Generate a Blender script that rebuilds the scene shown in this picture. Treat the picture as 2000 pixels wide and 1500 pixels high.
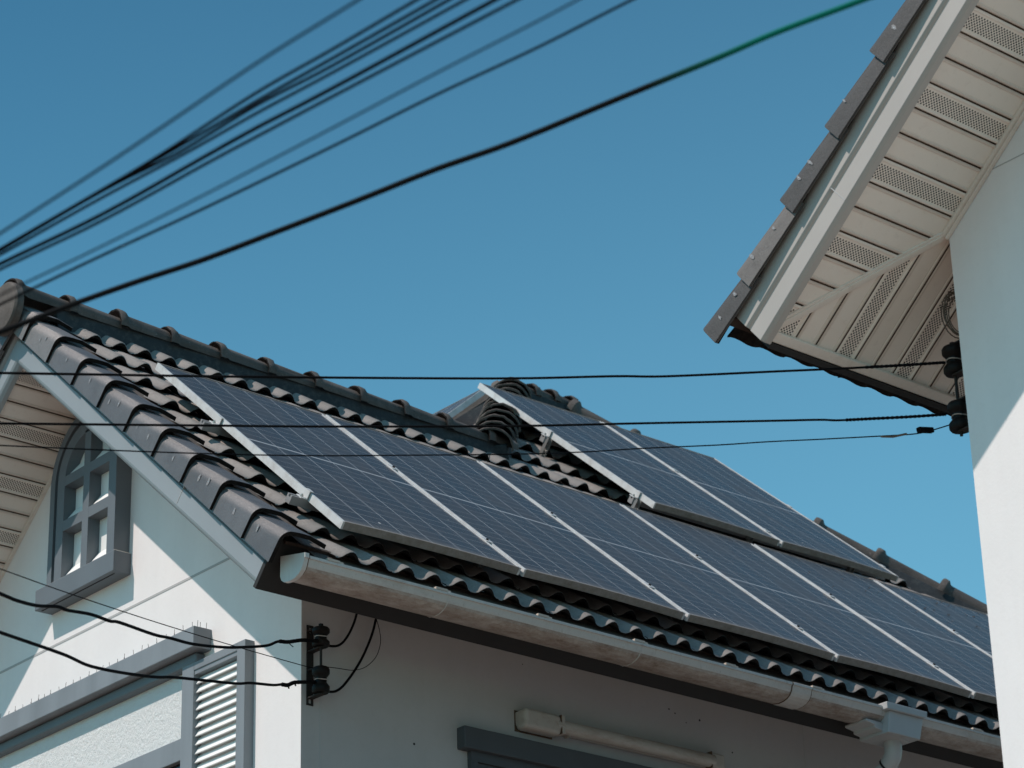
import bpy, bmesh, math, random
from mathutils import Vector, Matrix
random.seed(7)
scene = bpy.context.scene
for _o in list(bpy.data.objects): bpy.data.objects.remove(_o)

# ---------------------------------------------------------------- camera, sky, sun
Z0 = 5.96                                   # height of the roof datum above the ground
FPX, YAW, PITCH, ROLL = 5406.65, 0.857118, 0.425845, -0.0289532
CAM = Vector((-6.62776, -8.77119, -4.364545 + Z0))
fwd = Vector((math.cos(PITCH)*math.cos(YAW), math.cos(PITCH)*math.sin(YAW), math.sin(PITCH)))
rgt = fwd.cross(Vector((0, 0, 1))).normalized(); upv = rgt.cross(fwd)
cr, sr = math.cos(ROLL), math.sin(ROLL)
r2 = rgt*cr + upv*sr; u2 = upv*cr - rgt*sr
cd = bpy.data.cameras.new('camera'); cam = bpy.data.objects.new('camera', cd)
scene.collection.objects.link(cam); scene.camera = cam
cam.matrix_world = Matrix(((r2.x, u2.x, -fwd.x, CAM.x), (r2.y, u2.y, -fwd.y, CAM.y), (r2.z, u2.z, -fwd.z, CAM.z), (0, 0, 0, 1)))
cd.sensor_width = 36; cd.lens = FPX/2000*36; cd.clip_start = .1; cd.clip_end = 3000
cd.dof.use_dof = True; cd.dof.focus_distance = 11.9; cd.dof.aperture_fstop = 5.6

TO_SUN = Vector((-.558, .193, .807)).normalized()
world = bpy.data.worlds.new('World'); scene.world = world; world.use_nodes = True
wn = world.node_tree.nodes; wl = world.node_tree.links
sky = wn.new('ShaderNodeTexSky'); sky.sky_type = 'NISHITA'; sky.sun_disc = False
sky.sun_elevation = math.asin(TO_SUN.z); sky.sun_rotation = math.atan2(TO_SUN.x, TO_SUN.y)
sky.air_density = 1.0; sky.dust_density = .4; sky.ozone_density = 1.6; sky.altitude = 0
tint = wn.new('ShaderNodeMix'); tint.data_type = 'RGBA'; tint.blend_type = 'MULTIPLY'; tint.inputs[0].default_value = 1
tint.inputs[7].default_value = (.78, 1.40, 1.24, 1)          # the photograph's white balance: a cyan blue sky
wl.new(sky.outputs[0], tint.inputs[6]); 
tc = wn.new('ShaderNodeTexCoord'); sp = wn.new('ShaderNodeSeparateXYZ'); wl.new(tc.outputs['Generated'], sp.inputs[0])
rp = wn.new('ShaderNodeValToRGB'); wl.new(sp.outputs[2], rp.inputs[0]); re_ = rp.color_ramp.elements
re_[0].position = .22; re_[0].color = (1, 1, 1, 1); re_[1].position = 1; re_[1].color = (.70, .72, .76, 1)
e_ = re_.new(.42); e_.color = (.93, .93, .94, 1); e_ = re_.new(.58); e_.color = (.62, .69, .75, 1)      # deeper blue higher up
t2 = wn.new('ShaderNodeMix'); t2.data_type = 'RGBA'; t2.blend_type = 'MULTIPLY'; t2.inputs[0].default_value = 1
wl.new(tint.outputs[2], t2.inputs[6]); wl.new(rp.outputs[0], t2.inputs[7]); 
dt = wn.new('ShaderNodeVectorMath'); dt.operation = 'DOT_PRODUCT'; wl.new(tc.outputs['Generated'], dt.inputs[0]); dt.inputs[1].default_value = (-.60, .52, .60)
r3 = wn.new('ShaderNodeValToRGB'); wl.new(dt.outputs['Value'], r3.inputs[0]); q_ = r3.color_ramp.elements     # darker band of sky towards the north
q_[0].position = .12; q_[0].color = (1, 1, 1, 1); q_[1].position = .50; q_[1].color = (.60, .73, .79, 1)
t3 = wn.new('ShaderNodeMix'); t3.data_type = 'RGBA'; t3.blend_type = 'MULTIPLY'; t3.inputs[0].default_value = 1
wl.new(t2.outputs[2], t3.inputs[6]); wl.new(r3.outputs[0], t3.inputs[7]); wl.new(t3.outputs[2], wn['Background'].inputs[0]); wn['Background'].inputs[1].default_value = .126
sd = bpy.data.lights.new('sun', 'SUN'); sd.energy = 3.85; sd.angle = math.radians(.53); sd.color = (1, .86, .785)
so = bpy.data.objects.new('sun', sd); scene.collection.objects.link(so); so.location = (-20, 8, 30)
so.rotation_euler = TO_SUN.to_track_quat('Z', 'Y').to_euler()
scene.view_settings.view_transform = 'Standard'; scene.view_settings.look = 'None'
scene.view_settings.exposure = 0.0; scene.view_settings.gamma = 1
scene.render.engine = 'CYCLES'
scene.cycles.max_bounces = 8; scene.cycles.diffuse_bounces = 5

# ---------------------------------------------------------------- helpers
COL = scene.collection
class MB:
    """collects polygons, then links them as ONE mesh object"""
    def __init__(s): s.v = []; s.f = []; s.uv = {}; s.mi = []; s.cur = 0; s.dark = 1
    def add(s, pts, faces, uvs=None):
        b = len(s.v); s.v += [tuple(p) for p in pts]
        for k, f in enumerate(faces):
            s.f.append([b+i for i in f]); s.mi.append(s.cur)
            if uvs: s.uv[len(s.f)-1] = uvs[k]
    def quad(s, a, b, c, d, uv=None): s.add([a, b, c, d], [(0, 1, 2, 3)], [uv] if uv else None)
    def box(s, x0, x1, y0, y1, z0, z1, F=None):
        F = F or (lambda x, y, z: (x, y, z))
        x0, x1 = min(x0, x1), max(x0, x1); y0, y1 = min(y0, y1), max(y0, y1); z0, z1 = min(z0, z1), max(z0, z1)
        s.add([F(*p) for p in ((x0,y0,z0),(x1,y0,z0),(x1,y1,z0),(x0,y1,z0),(x0,y0,z1),(x1,y0,z1),(x1,y1,z1),(x0,y1,z1))],
              [(0,3,2,1),(4,5,6,7),(0,1,5,4),(1,2,6,5),(2,3,7,6),(3,0,4,7)])
    def prism(s, poly, F, a, b):
        """poly 2-D outline, F(p, t) -> 3-D point, extruded from t=a to t=b"""
        n = len(poly)
        s.add([F(p, a) for p in poly] + [F(p, b) for p in poly],
              [tuple(range(n))[::-1], tuple(range(n, 2*n))] + [(i, (i+1) % n, n+(i+1) % n, n+i) for i in range(n)])
    def grid(s, rows, closed=False, caps=False, tone=None, dark=0):
        n = len(rows[0]); b = [p for r in rows for p in r]; f = []
        for i in range(len(rows)-1):
            for j in range(n if closed else n-1):
                k = (j+1) % n; f.append((i*n+j, i*n+k, (i+1)*n+k, (i+1)*n+j))
        if caps: f += [tuple(range(n))[::-1], tuple(range((len(rows)-1)*n, len(rows)*n))]
        if tone is None and not dark: s.add(b, f); return
        k0 = len(s.f); s.add(b, f, [[tone or (0, 0)]*4 for _ in f])
        per = n if closed else n-1
        for q in range(dark*per): s.mi[k0+q] = s.dark
    def tube(s, path, r, seg=8, caps=True):
        path = [Vector(p) for p in path]; rows = []; up = None
        for i, p in enumerate(path):
            t = (path[min(i+1, len(path)-1)] - path[max(i-1, 0)]).normalized()
            if up is None:
                up = Vector((0, 0, 1)) if abs(t.z) < .9 else Vector((1, 0, 0))
            a = t.cross(up).normalized(); up = a.cross(t)
            rr = r[i] if isinstance(r, (list, tuple)) else r
            rows.append([p + (a*math.cos(2*math.pi*k/seg) + up*math.sin(2*math.pi*k/seg))*rr for k in range(seg)])
        s.grid(rows, True, caps)
    def lathe(s, base, axis, prof, seg=20):
        """prof: (height, radius) pairs along axis"""
        axis = Vector(axis).normalized(); a = axis.orthogonal().normalized(); b = axis.cross(a); base = Vector(base)
        s.grid([[base + axis*h + (a*math.cos(2*math.pi*k/seg) + b*math.sin(2*math.pi*k/seg))*r for k in range(seg)] for h, r in prof], True, True)
    def build(s, name, mat, parent=None, smooth=False, bevel=0, cuts=(), local=False, recalc=True, seg=2):
        me = bpy.data.meshes.new(name)
        off = Vector((0, 0, 0)) if (parent is None or local) else ORG.get(parent.name, Vector((0, 0, 0)))
        put = (lambda v: site(v)) if (PLACE[0] and not local) else (lambda v: Vector(v))
        me.from_pydata([put(v) - off for v in s.v], [], s.f)
        if s.uv:
            ul = me.uv_layers.new(name='UVMap')
            for fi, uv in s.uv.items():
                p = me.polygons[fi]
                for k, li in enumerate(p.loop_indices): ul.data[li].uv = uv[k]
        for p, m in zip(me.polygons, s.mi): p.material_index = m
        bm = bmesh.new(); bm.from_mesh(me)
        for co, no in cuts:       # keep the side no points to
            bmesh.ops.bisect_plane(bm, geom=bm.verts[:]+bm.edges[:]+bm.faces[:], plane_co=put(co)-off, plane_no=Vector(no), clear_inner=True)
        if recalc: bmesh.ops.recalc_face_normals(bm, faces=bm.faces[:])
        bm.to_mesh(me); bm.free()
        for m in (mat if isinstance(mat, (list, tuple)) else [mat]): me.materials.append(m)
        if smooth:
            me.polygons.foreach_set('use_smooth', [True]*len(me.polygons)); me.set_sharp_from_angle(angle=math.radians(smooth if smooth is not True else 40))
        o = bpy.data.objects.new(name, me); COL.objects.link(o)
        if parent: o.parent = parent; ORG[o.name] = off
        if bevel:
            md = o.modifiers.new('bevel', 'BEVEL'); md.width = bevel; md.segments = seg; md.limit_method = 'ANGLE'; md.angle_limit = math.radians(35)
        return o
ORG = {}
# the houses are modelled in the module of their roof tiles; HS brings that module to metres and HO sets them down on the site
HS = .9725; HO = CAM*(1-HS)
def site(q): return Vector(q)*HS + HO
PLACE = [True]
def thing(name, label, cat, loc, group=None):
    loc = site(loc) if PLACE[0] else Vector(loc)
    o = bpy.data.objects.new(name, None); COL.objects.link(o); o.location = loc; o.empty_display_size = .1
    ORG[o.name] = Vector(loc); o['label'] = label; o['category'] = cat
    if group: o['group'] = group
    return o
def tag(o, label, cat, group=None):
    o['label'] = label; o['category'] = cat
    if group: o['group'] = group
    return o
def struct(o): o['kind'] = 'structure'; return o
def copy_tree(o, parent=None):
    c = o.copy(); COL.objects.link(c); c.parent = parent
    for ch in [x for x in bpy.data.objects if x.parent == o]: copy_tree(ch, c)
    return c

# ---------------------------------------------------------------- materials
class N:
    def __init__(s, name, rough=.6, metal=0, spec=.5):
        s.m = bpy.data.materials.new(name); s.m.use_nodes = True; s.t = s.m.node_tree; s.b = s.t.nodes['Principled BSDF']
        s.b.inputs['Roughness'].default_value = rough; s.b.inputs['Metallic'].default_value = metal
        s.b.inputs['Specular IOR Level'].default_value = spec
        s.co = s.t.nodes.new('ShaderNodeTexCoord')
    def link(s, a, b): s.t.links.new(a, b)
    def val(s, sock, v):
        if hasattr(v, 'links') or hasattr(v, 'is_linked'): s.link(v, sock)
        else: sock.default_value = v
    def math(s, op, a, b=0., c=0., clamp=False):
        n = s.t.nodes.new('ShaderNodeMath'); n.operation = op; n.use_clamp = clamp
        s.val(n.inputs[0], a); s.val(n.inputs[1], b); s.val(n.inputs[2], c); return n.outputs[0]
    def mix(s, f, a, b, mode='MIX'):
        n = s.t.nodes.new('ShaderNodeMix'); n.data_type = 'RGBA'; n.blend_type = mode
        s.val(n.inputs[0], f)
        for k, v in ((6, a), (7, b)):
            if isinstance(v, tuple): n.inputs[k].default_value = (*v[:3], 1)
            else: s.link(v, n.inputs[k])
        return n.outputs[2]
    def vec(s, coord, scale=(1, 1, 1), loc=(0, 0, 0)):
        n = s.t.nodes.new('ShaderNodeMapping'); s.link(s.co.outputs[coord], n.inputs[0])
        n.inputs['Scale'].default_value = scale; n.inputs['Location'].default_value = loc; return n.outputs[0]
    def noise(s, scale, detail=4, rough=.6, coord='Object', stretch=(1, 1, 1), loc=(0, 0, 0)):
        n = s.t.nodes.new('ShaderNodeTexNoise'); n.inputs['Scale'].default_value = scale
        n.inputs['Detail'].default_value = detail; n.inputs['Roughness'].default_value = rough
        s.link(s.vec(coord, stretch, loc), n.inputs['Vector']); return n.outputs[0]
    def vor(s, scale, coord='Object', stretch=(1, 1, 1), feat='F1'):
        n = s.t.nodes.new('ShaderNodeTexVoronoi'); n.inputs['Scale'].default_value = scale; n.feature = feat
        s.link(s.vec(coord, stretch), n.inputs['Vector']); return n
    def ramp(s, f, stops):
        n = s.t.nodes.new('ShaderNodeValToRGB'); s.link(f, n.inputs[0]); e = n.color_ramp.elements
        while len(e) < len(stops): e.new(.5)
        for el, (p, c) in zip(e, stops):
            el.position = p; el.color = (c, c, c, 1) if not isinstance(c, tuple) else (*c, 1)
        return n.outputs[0]
    def col(s, v):
        if isinstance(v, tuple): s.b.inputs['Base Color'].default_value = (*v, 1)
        else: s.link(v, s.b.inputs['Base Color'])
    def bump(s, h, strength=.3, dist=.01):
        n = s.t.nodes.new('ShaderNodeBump'); n.inputs['Strength'].default_value = strength; n.inputs['Distance'].default_value = dist
        s.link(h, n.inputs['Height']); s.link(n.outputs[0], s.b.inputs['Normal'])
    def rough(s, v): s.link(v, s.b.inputs['Roughness'])
def painted(name, c, rough=.55, var=.06, streak=.08, bump=.05, bscale=90, dirt=None, dirt_amt=.0, spec=.5):
    n = N(name, rough, 0, spec)
    a = n.ramp(n.noise(3.5, 5), [(.3, 0), (.75, 1)])
    base = n.mix(a, tuple(x*(1-var) for x in c), tuple(min(1, x*(1+var)) for x in c))
    if streak:
        st = n.ramp(n.noise(7, 3, .5, 'Object', (1, 1, .09)), [(.42, 0), (.8, 1)])
        base = n.mix(n.math('MULTIPLY', st, streak*3), base, tuple(x*.62 for x in c))
    if dirt:
        d = n.ramp(n.noise(26, 6, .75), [(.5, 0), (.72, 1)])
        base = n.mix(n.math('MULTIPLY', d, dirt_amt), base, dirt)
    n.col(base)
    if bump: n.bump(n.noise(bscale, 4, .7), bump, .004)
    return n.m

M = {}
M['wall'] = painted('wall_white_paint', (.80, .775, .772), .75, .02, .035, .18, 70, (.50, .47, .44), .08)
M['side_wall'] = painted('side_wall_paint_with_shade', (.43, .42, .42), .8, .03, .03, .12, 120, (.30, .28, .26), .15)  # wall paint darkened here: the eave shade is put into its colour
M['groove'] = painted('wall_groove_paint', (.42, .42, .42), .8, .03, 0, 0)
M['barge'] = painted('bargeboard_pale_blue_grey', (.275, .305, .325), .5, .04, .03, .05, 60)
M['barge_near'] = painted('bargeboard_warm_grey', (.40, .37, .345), .5, .04, .03, .05, 60)
M['trim'] = painted('trim_slate_blue_paint', (.130, .150, .170), .5, .05, .06, .08, 70)
M['lintel'] = painted('lintel_slate_paint', (.22, .245, .27), .55, .06, .20, .08, 70)
M['trim_dark'] = painted('side_window_slate_with_shade', (.062, .072, .082), .55, .06, .08, .08, 70)  # darker copy of the trim, with the side wall's shade in its colour
M['fascia'] = painted('fascia_dark_paint', (.014, .0125, .012), .7, .1, .05, .06, 50)
M['shutter_white'] = painted('louvre_white_paint', (.80, .81, .80), .55, .02, .02, .04)
M['pane_white'] = painted('pane_white_plaster', (.78, .79, .78), .7, .03, .03, .1)
def soff(name, c, w_):
    n = N(name, .5); uv = n.t.nodes.new('ShaderNodeSeparateXYZ'); n.link(n.co.outputs['UV'], uv.inputs[0])
    e = n.math('MINIMUM', uv.outputs[1], n.math('SUBTRACT', w_, uv.outputs[1]))
    e = n.ramp(n.math('ADD', e, n.math('MULTIPLY', n.noise(14, 6, .8), .012)), [(.008, 1), (.028, 0)])
    a = n.ramp(n.noise(5, 5, .7), [(.3, 0), (.75, 1)]); st = n.ramp(n.noise(24, 6, .8), [(.55, 0), (.8, 1)])
    b = n.mix(n.math('MULTIPLY', a, .35), c, tuple(x*.86 for x in c))
    b = n.mix(n.math('MULTIPLY', e, .55), b, (.36, .25, .19)); b = n.mix(n.math('MULTIPLY', st, .28), b, (.40, .30, .24)); n.col(b); return n.m
M['soffit'] = soff('soffit_vinyl', (.78, .715, .66), .1007)
M['soffit_near'] = soff('soffit_vinyl_near', (.80, .715, .64), .1062)
M['soffit_trim'] = painted('soffit_trim_vinyl', (.72, .645, .58), .5, .04, .0, .03, 40, (.40, .30, .24), .3)
M['black'] = painted('cable_black_rubber', (.005, .005, .006), .9, .1, 0, 0, spec=.08)
M['black_green'] = painted('cable_green_sleeve', (.0, .11, .075), .6, .1, 0, 0)
M['grey_cable'] = painted('cable_dark_grey', (.004, .005, .007), .9, .1, 0, 0, spec=.05)
M['brown_cable'] = painted('cable_brown', (.10, .07, .05), .6, .1, 0, 0)
M['rust'] = painted('bracket_dark_steel', (.008, .007, .0065), .75, .2, 0, .2, 80, (.10, .04, .02), .4)
M['ceramic'] = painted('insulator_brown_glaze', (.006, .0045, .004), .55, .2, 0, 0, spec=.2)
M['void'] = painted('dark_interior', (.006, .007, .008), .9, .1, 0, 0)
M['mortar'] = painted('ridge_mortar_dark', (.026, .034, .040), .85, .3, .1, .6, 40, (.13, .13, .125), .45)
M['eave_mortar'] = painted('eave_filler_brown', (.04, .026, .019), .9, .3, 0, .6, 60, (.10, .06, .04), .5)

n = N('cable_black_fading_to_green', .8, 0, .1); sx = n.t.nodes.new('ShaderNodeSeparateXYZ'); n.link(n.co.outputs['Object'], sx.inputs[0])
n.col(n.ramp(n.math('MULTIPLY_ADD', sx.outputs[0], 9.1, 27.4, True), [(0, (.006, .007, .008)), (1, (.0, .15, .115))])); M['green_fade'] = n.m
# aluminium of the panel frames, rails and clamps
n = N('panel_frame_aluminium', .45, .0, .5)
n.col(n.mix(n.ramp(n.noise(14, 6, .7), [(.45, 0), (.75, 1)]), (.62, .64, .64), (.44, .42, .40))); M['alu'] = n.m
n = N('frame_edge_brown', .6, .0, .4)       # end bars, mottled darker and browner than the side bars
n.col(n.mix(n.ramp(n.noise(20, 7, .8, 'Object', (1, 3, 1)), [(.35, 0), (.7, 1)]), (.30, .28, .26), (.17, .145, .12))); M['alu_brown'] = n.m
n = N('rail_mill_aluminium', .5, .3); n.col((.30, .30, .30)); M['rail'] = n.m
n = N('bracket_zinc', .35, .8, .5); n.col((.52, .52, .5)); M['zinc'] = n.m

# roof tiles: weathered grey concrete
n = N('tile_lip_shade', .9, 0, .2); n.col(n.mix(n.ramp(n.noise(40, 5), [(.4, 0), (.7, 1)]), (.007, .006, .006), (.02, .017, .015))); M['tile_edge'] = n.m  # near-black front and under faces of the lips: shade painted into the colour
def tile_mat(name, c1, c2, rough, lich=.35):
    n = N(name, rough, 0, .45)
    a = n.ramp(n.noise(5, 6, .65), [(.3, 0), (.7, 1)])
    base = n.mix(a, c1, c2)
    fine = n.ramp(n.noise(140, 3, .8), [(.35, 0), (.7, 1)])
    base = n.mix(n.math('MULTIPLY', fine, .35), base, tuple(x*.62 for x in c1))
    sp = n.ramp(n.noise(38, 5, .75, 'Object', (1, 1, 1), (3, 1, 7)), [(.62, 0), (.74, 1)])
    base = n.mix(n.math('MULTIPLY', sp, lich), base, (.42, .38, .34))
    st = n.ramp(n.noise(9, 5, .7, 'Object', (1.6, .35, .35), (9, 0, 2)), [(.52, 0), (.75, 1)])
    base = n.mix(n.math('MULTIPLY', st, .5), base, tuple(x*.5 for x in c1))
    uvt = n.t.nodes.new('ShaderNodeSeparateXYZ'); n.link(n.co.outputs['UV'], uvt.inputs[0])
    base = n.mix(n.math('MULTIPLY', uvt.outputs[0], .30), base, tuple(x*.55 for x in c1))
    base = n.mix(n.math('MULTIPLY', n.math('GREATER_THAN', uvt.outputs[1], .8), .30), base, (.34, .31, .29))
    gr = n.ramp(n.noise(17, 6, .8, 'Object', (1, 1, 1), (4, 4, 1)), [(.5, 0), (.68, 1)])
    base = n.mix(n.math('MULTIPLY', gr, .32), base, tuple(x*.45 for x in c1))
    n.col(base); n.bump(n.noise(120, 5, .8), .5, .004)
    n.rough(n.math('MULTIPLY_ADD', fine, .25, rough-.05)); return n.m
M['tile'] = tile_mat('roof_tile_concrete', (.26, .238, .222), (.35, .322, .300), .6, .3)
M['verge'] = tile_mat('verge_tile_smooth', (.108, .111, .119), (.138, .141, .150), .42, .06)
M['ridge'] = tile_mat('ridge_tile_weathered', (.085, .074, .067), (.16, .14, .127), .8, .9)
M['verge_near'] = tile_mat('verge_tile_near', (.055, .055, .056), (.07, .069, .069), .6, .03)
n = N('caulk_blotch', .7); n.col((.24, .24, .25)); M['caulk'] = n.m
n = N('screw_head', .4, .6); n.col((.6, .6, .6)); M['screw'] = n.m

# gutter: white vinyl stained brown along its belly and at the joints
n = N('gutter_vinyl_stained', .45, 0, .5)
sx = n.t.nodes.new('ShaderNodeSeparateXYZ'); n.link(n.co.outputs['Object'], sx.inputs[0])
low = n.ramp(n.math('ADD', sx.outputs[2], n.math('MULTIPLY', n.noise(12, 5, .7, 'Object', (1, 1, .2)), .03)), [(0, 0), (1, 1)])
dr = n.ramp(n.noise(30, 6, .8, 'Object', (1, 1, .05)), [(.48, 0), (.85, 1)])
bl = n.ramp(n.noise(4.5, 6, .75, 'Object', (.5, 1, 1)), [(.52, 0), (.72, 1)])
base = n.mix(n.math('MULTIPLY', dr, .35), (.56, .55, .53), (.36, .33, .30))
dk = n.ramp(n.noise(70, 3, .7, 'Object', (1, 1, .03), (2, 0, 0)), [(.60, 0), (.78, 1)])
base = n.mix(n.math('MULTIPLY', dk, .45), base, (.20, .155, .125))
base = n.mix(n.math('MULTIPLY', bl, .45), base, (.27, .20, .155)); n.col(base); M['gutter'] = n.m
n = N('gutter_belly_stained', .5, 0, .4)
b1 = n.ramp(n.noise(16, 7, .8, 'Object', (.5, 1, 1)), [(.35, 0), (.66, 1)])
n.col(n.mix(b1, (.47, .43, .395), (.22, .16, .125))); M['gutter_belly'] = n.m
n = N('gutter_bracket_brass', .5); n.col((.55, .47, .40)); M['clip'] = n.m
n = N('rust_grime', .85); n.col(n.mix(n.ramp(n.noise(50, 6, .8), [(.4, 0), (.6, 1)]), (.05, .03, .02), (.16, .09, .05))); M['grime'] = n.m
M['pipe'] = painted('downpipe_grey_vinyl', (.46, .47, .47), .4, .04, .04, .02)
# light fitting: yellowed plastic with grime in the seams
M['lamp'] = painted('lamp_housing_yellowed', (.42, .385, .355), .5, .05, .05, .03, 60, (.20, .12, .08), .35)
n = N('lamp_tube_cover', .25, 0, .5); n.col(n.mix(n.ramp(n.noise(10, 6, .75, 'Object', (.3, 1, 1)), [(.45, 0), (.8, 1)]), (.42, .39, .36), (.25, .19, .15))); M['lamp_tube'] = n.m

# rough-cast panel
n = N('roughcast_panel', .7); n.col((.78, .80, .80))
n.bump(n.noise(55, 5, .75, 'Object', (1, 1, .8)), .9, .016); M['roughcast'] = n.m
# perforated soffit board: dark round holes in staggered rows (UV in metres)
def perf(name, c):
    n = N(name, .5); uv = n.t.nodes.new('ShaderNodeSeparateXYZ'); n.link(n.co.outputs['UV'], uv.inputs[0])
    P, Q = .0155, .0155
    def dots(ox, oy):
        fx = n.math('SUBTRACT', n.math('FRACT', n.math('ADD', n.math('DIVIDE', uv.outputs[0], P), ox)), .5)
        fy = n.math('SUBTRACT', n.math('FRACT', n.math('ADD', n.math('DIVIDE', uv.outputs[1], Q), oy)), .5)
        d = n.math('SQRT', n.math('ADD', n.math('MULTIPLY', fx, fx), n.math('MULTIPLY', fy, fy)))
        return n.math('LESS_THAN', d, .25)
    m = n.math('MAXIMUM', dots(0, 0), dots(.5, .5))
    v = uv.outputs[1]
    m = n.math('MULTIPLY', m, n.math('MULTIPLY', n.math('GREATER_THAN', v, .019), n.math('LESS_THAN', v, .081)))
    a = n.ramp(n.noise(6, 4), [(.3, 0), (.7, 1)])
    n.col(n.mix(m, n.mix(a, tuple(x*.95 for x in c), tuple(x*1.03 for x in c)), (.02, .012, .008))); return n.m
M['perf'] = perf('soffit_vinyl_perforated', (.78, .715, .66))
M['perf_near'] = perf('soffit_vinyl_perforated_near', (.80, .715, .64))

# solar glass (UV in metres: u across, v up the slope)
PW, PL, PT = .992, 1.967, .036
n = N('solar_cell_glass', .22, 0, .5); n.b.inputs['IOR'].default_value = 1.2
uv = n.t.nodes.new('ShaderNodeSeparateXYZ'); n.link(n.co.outputs['UV'], uv.inputs[0])
u, v = uv.outputs[0], uv.outputs[1]
mu, mv = .018, .026
cw = (PW-2*mu)/6; ch = (PL/2-mv-.007)/12
def lines(c, off, per, w):
    f = n.math('FRACT', n.math('DIVIDE', n.math('SUBTRACT', c, off), per))
    d = n.math('MULTIPLY', n.math('MINIMUM', f, n.math('SUBTRACT', 1., f)), per)
    return n.math('LESS_THAN', d, w)
vv = n.math('SUBTRACT', n.math('ABSOLUTE', n.math('SUBTRACT', v, PL/2)), .007)
lu = lines(u, mu, cw, .0021); lv = lines(vv, 0., ch, .0016)
mid = n.math('LESS_THAN', vv, -.0005)
edge = n.math('MAXIMUM', n.math('LESS_THAN', n.math('MINIMUM', u, n.math('SUBTRACT', PW, u)), mu-.003), n.math('GREATER_THAN', vv, PL/2-mv-.004))
bus = lines(u, mu, cw/9, .0004)
cv = n.ramp(n.noise(2.2, 5, .6), [(.3, 0), (.7, 1)])
cell = n.mix(cv, (.015, .017, .021), (.021, .024, .029))
cell = n.mix(n.math('MULTIPLY', bus, .10), cell, (.30, .33, .36))
cell = n.mix(n.math('MULTIPLY', lv, .80), cell, (.36, .37, .38))
cell = n.mix(n.math('MULTIPLY', lu, .95), cell, (.56, .57, .58))
cell = n.mix(n.math('MULTIPLY', mid, .9), cell, (.52, .55, .57))
cell = n.mix(n.math('MULTIPLY', edge, .35), cell, (.30, .32, .34))
dust = n.ramp(n.noise(3.1, 7, .72, 'Object', (1, .45, 1)), [(.25, .25), (.75, 1)])
dst = n.ramp(n.noise(45, 4, .7, 'Object', (1, .25, 1)), [(.3, .55), (.8, 1)])
cell = n.mix(n.math('MULTIPLY', n.math('MULTIPLY', dust, dst), .36), cell, (.24, .21, .195))
oi = n.t.nodes.new('ShaderNodeObjectInfo')
cell = n.mix(n.math('MULTIPLY', oi.outputs['Random'], .22), cell, (.10, .098, .10))
ed = n.math('MULTIPLY', n.ramp(n.math('ADD', v, n.math('MULTIPLY', n.noise(9, 6, .8), .10)), [(.04, 1), (.14, 0)]), .55)      # dirt collects above the lower frame
cell = n.mix(ed, cell, (.24, .215, .19))
rn = n.ramp(n.noise(6, 5, .8, 'Object', (2.2, .12, 1), (5, 1, 0)), [(.55, 0), (.8, 1)])
cell = n.mix(n.math('MULTIPLY', rn, .20), cell, (.27, .25, .235))
vo = n.vor(11, 'Object', (1, .6, 1)); rnd = n.t.nodes.new('ShaderNodeSeparateColor'); n.link(vo.outputs['Color'], rnd.inputs[0])
spk = n.math('MULTIPLY', n.math('LESS_THAN', vo.outputs['Distance'], n.math('MULTIPLY', rnd.outputs[1], .085)), n.math('GREATER_THAN', rnd.outputs[0], .80))
cell = n.mix(spk, cell, n.mix(n.math('GREATER_THAN', rnd.outputs[2], .5), (.12, .08, .06), (.55, .54, .52)))
n.col(cell); n.rough(n.math('MULTIPLY_ADD', dust, .22, .14)); M['glass'] = n.m
n = N('window_glass_dark', .08); n.col((.01, .012, .015)); M['wglass'] = n.m
n = N('ground_asphalt', .85)
g = n.ramp(n.noise(.6, 7, .7), [(.3, 0), (.7, 1)])
n.col(n.mix(g, (.20, .155, .125), (.26, .205, .165))); n.bump(n.noise(30, 5), .3, .01); M['ground'] = n.m

# ---------------------------------------------------------------- roof frames
p = math.radians(40.67); c, k = math.cos(p), math.sin(p)
YR, XG, YW = 2.565, .35, .784            # ridge, gable wall plane, eave wall plane
XB = -.155                               # outer face of the bargeboard
def RF(x, s, n): return (x, s*c - n*k, s*k + n*c + Z0)              # front slope of the main house
def RLs(x, s, n): return (x, 2*YR - (s*c - n*k), s*k + n*c + Z0)    # the slope behind its ridge
E = .324
COURSE = [.097] + [.369 + E*i for i in range(16)]

g = MB(); g.quad((-250, -250, 0), (250, -250, 0), (250, 250, 0), (-250, 250, 0)); PLACE[0] = False; struct(g.build('ground', M['ground'])); PLACE[0] = True

# ================================================================ MAIN HOUSE
house = thing('gabled_house', 'white two storey house with grey tiled roof, arched attic window and gutter', 'house', (.35, .784, 0))

# walls: gable face at x = XG, eave face at y = YW
NS = -.415
def zsoff(y): return (NS + min(y, 2*YR-y)*k)/c + Z0
w = MB()
prof = [(YW, -.1), (YW, zsoff(YW)), (YR, zsoff(YR)), (2*YR-YW, zsoff(2*YR-YW)), (2*YR-YW, -.1)]
w.prism(prof, lambda q, t: (t, q[0], q[1]), XG, 3.2)
w.box(3.2, 8.4, YW, 7.3, -.1, zsoff(YW))
w.build('wall', M['wall'], house)
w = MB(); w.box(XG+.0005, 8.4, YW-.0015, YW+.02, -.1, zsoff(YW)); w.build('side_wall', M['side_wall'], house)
gm = MB()       # scored lines in the render
gm.box(XG-.002, XG+.01, YW+.0, 2*YR-YW, Z0+.315, Z0+.327)
gm.build('wall_groove', M['groove'], house); gm = MB(); gm.box(.452, .460, YW-.003, YW+.01, 0, Z0-.50)
gm.build('wall_groove', M['groove'], house); gm = MB(); gm.box(3.580, 3.588, YW-.003, YW+.01, 0, zsoff(YW)-.01)
gm.build('wall_groove', M['groove'], house)

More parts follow.
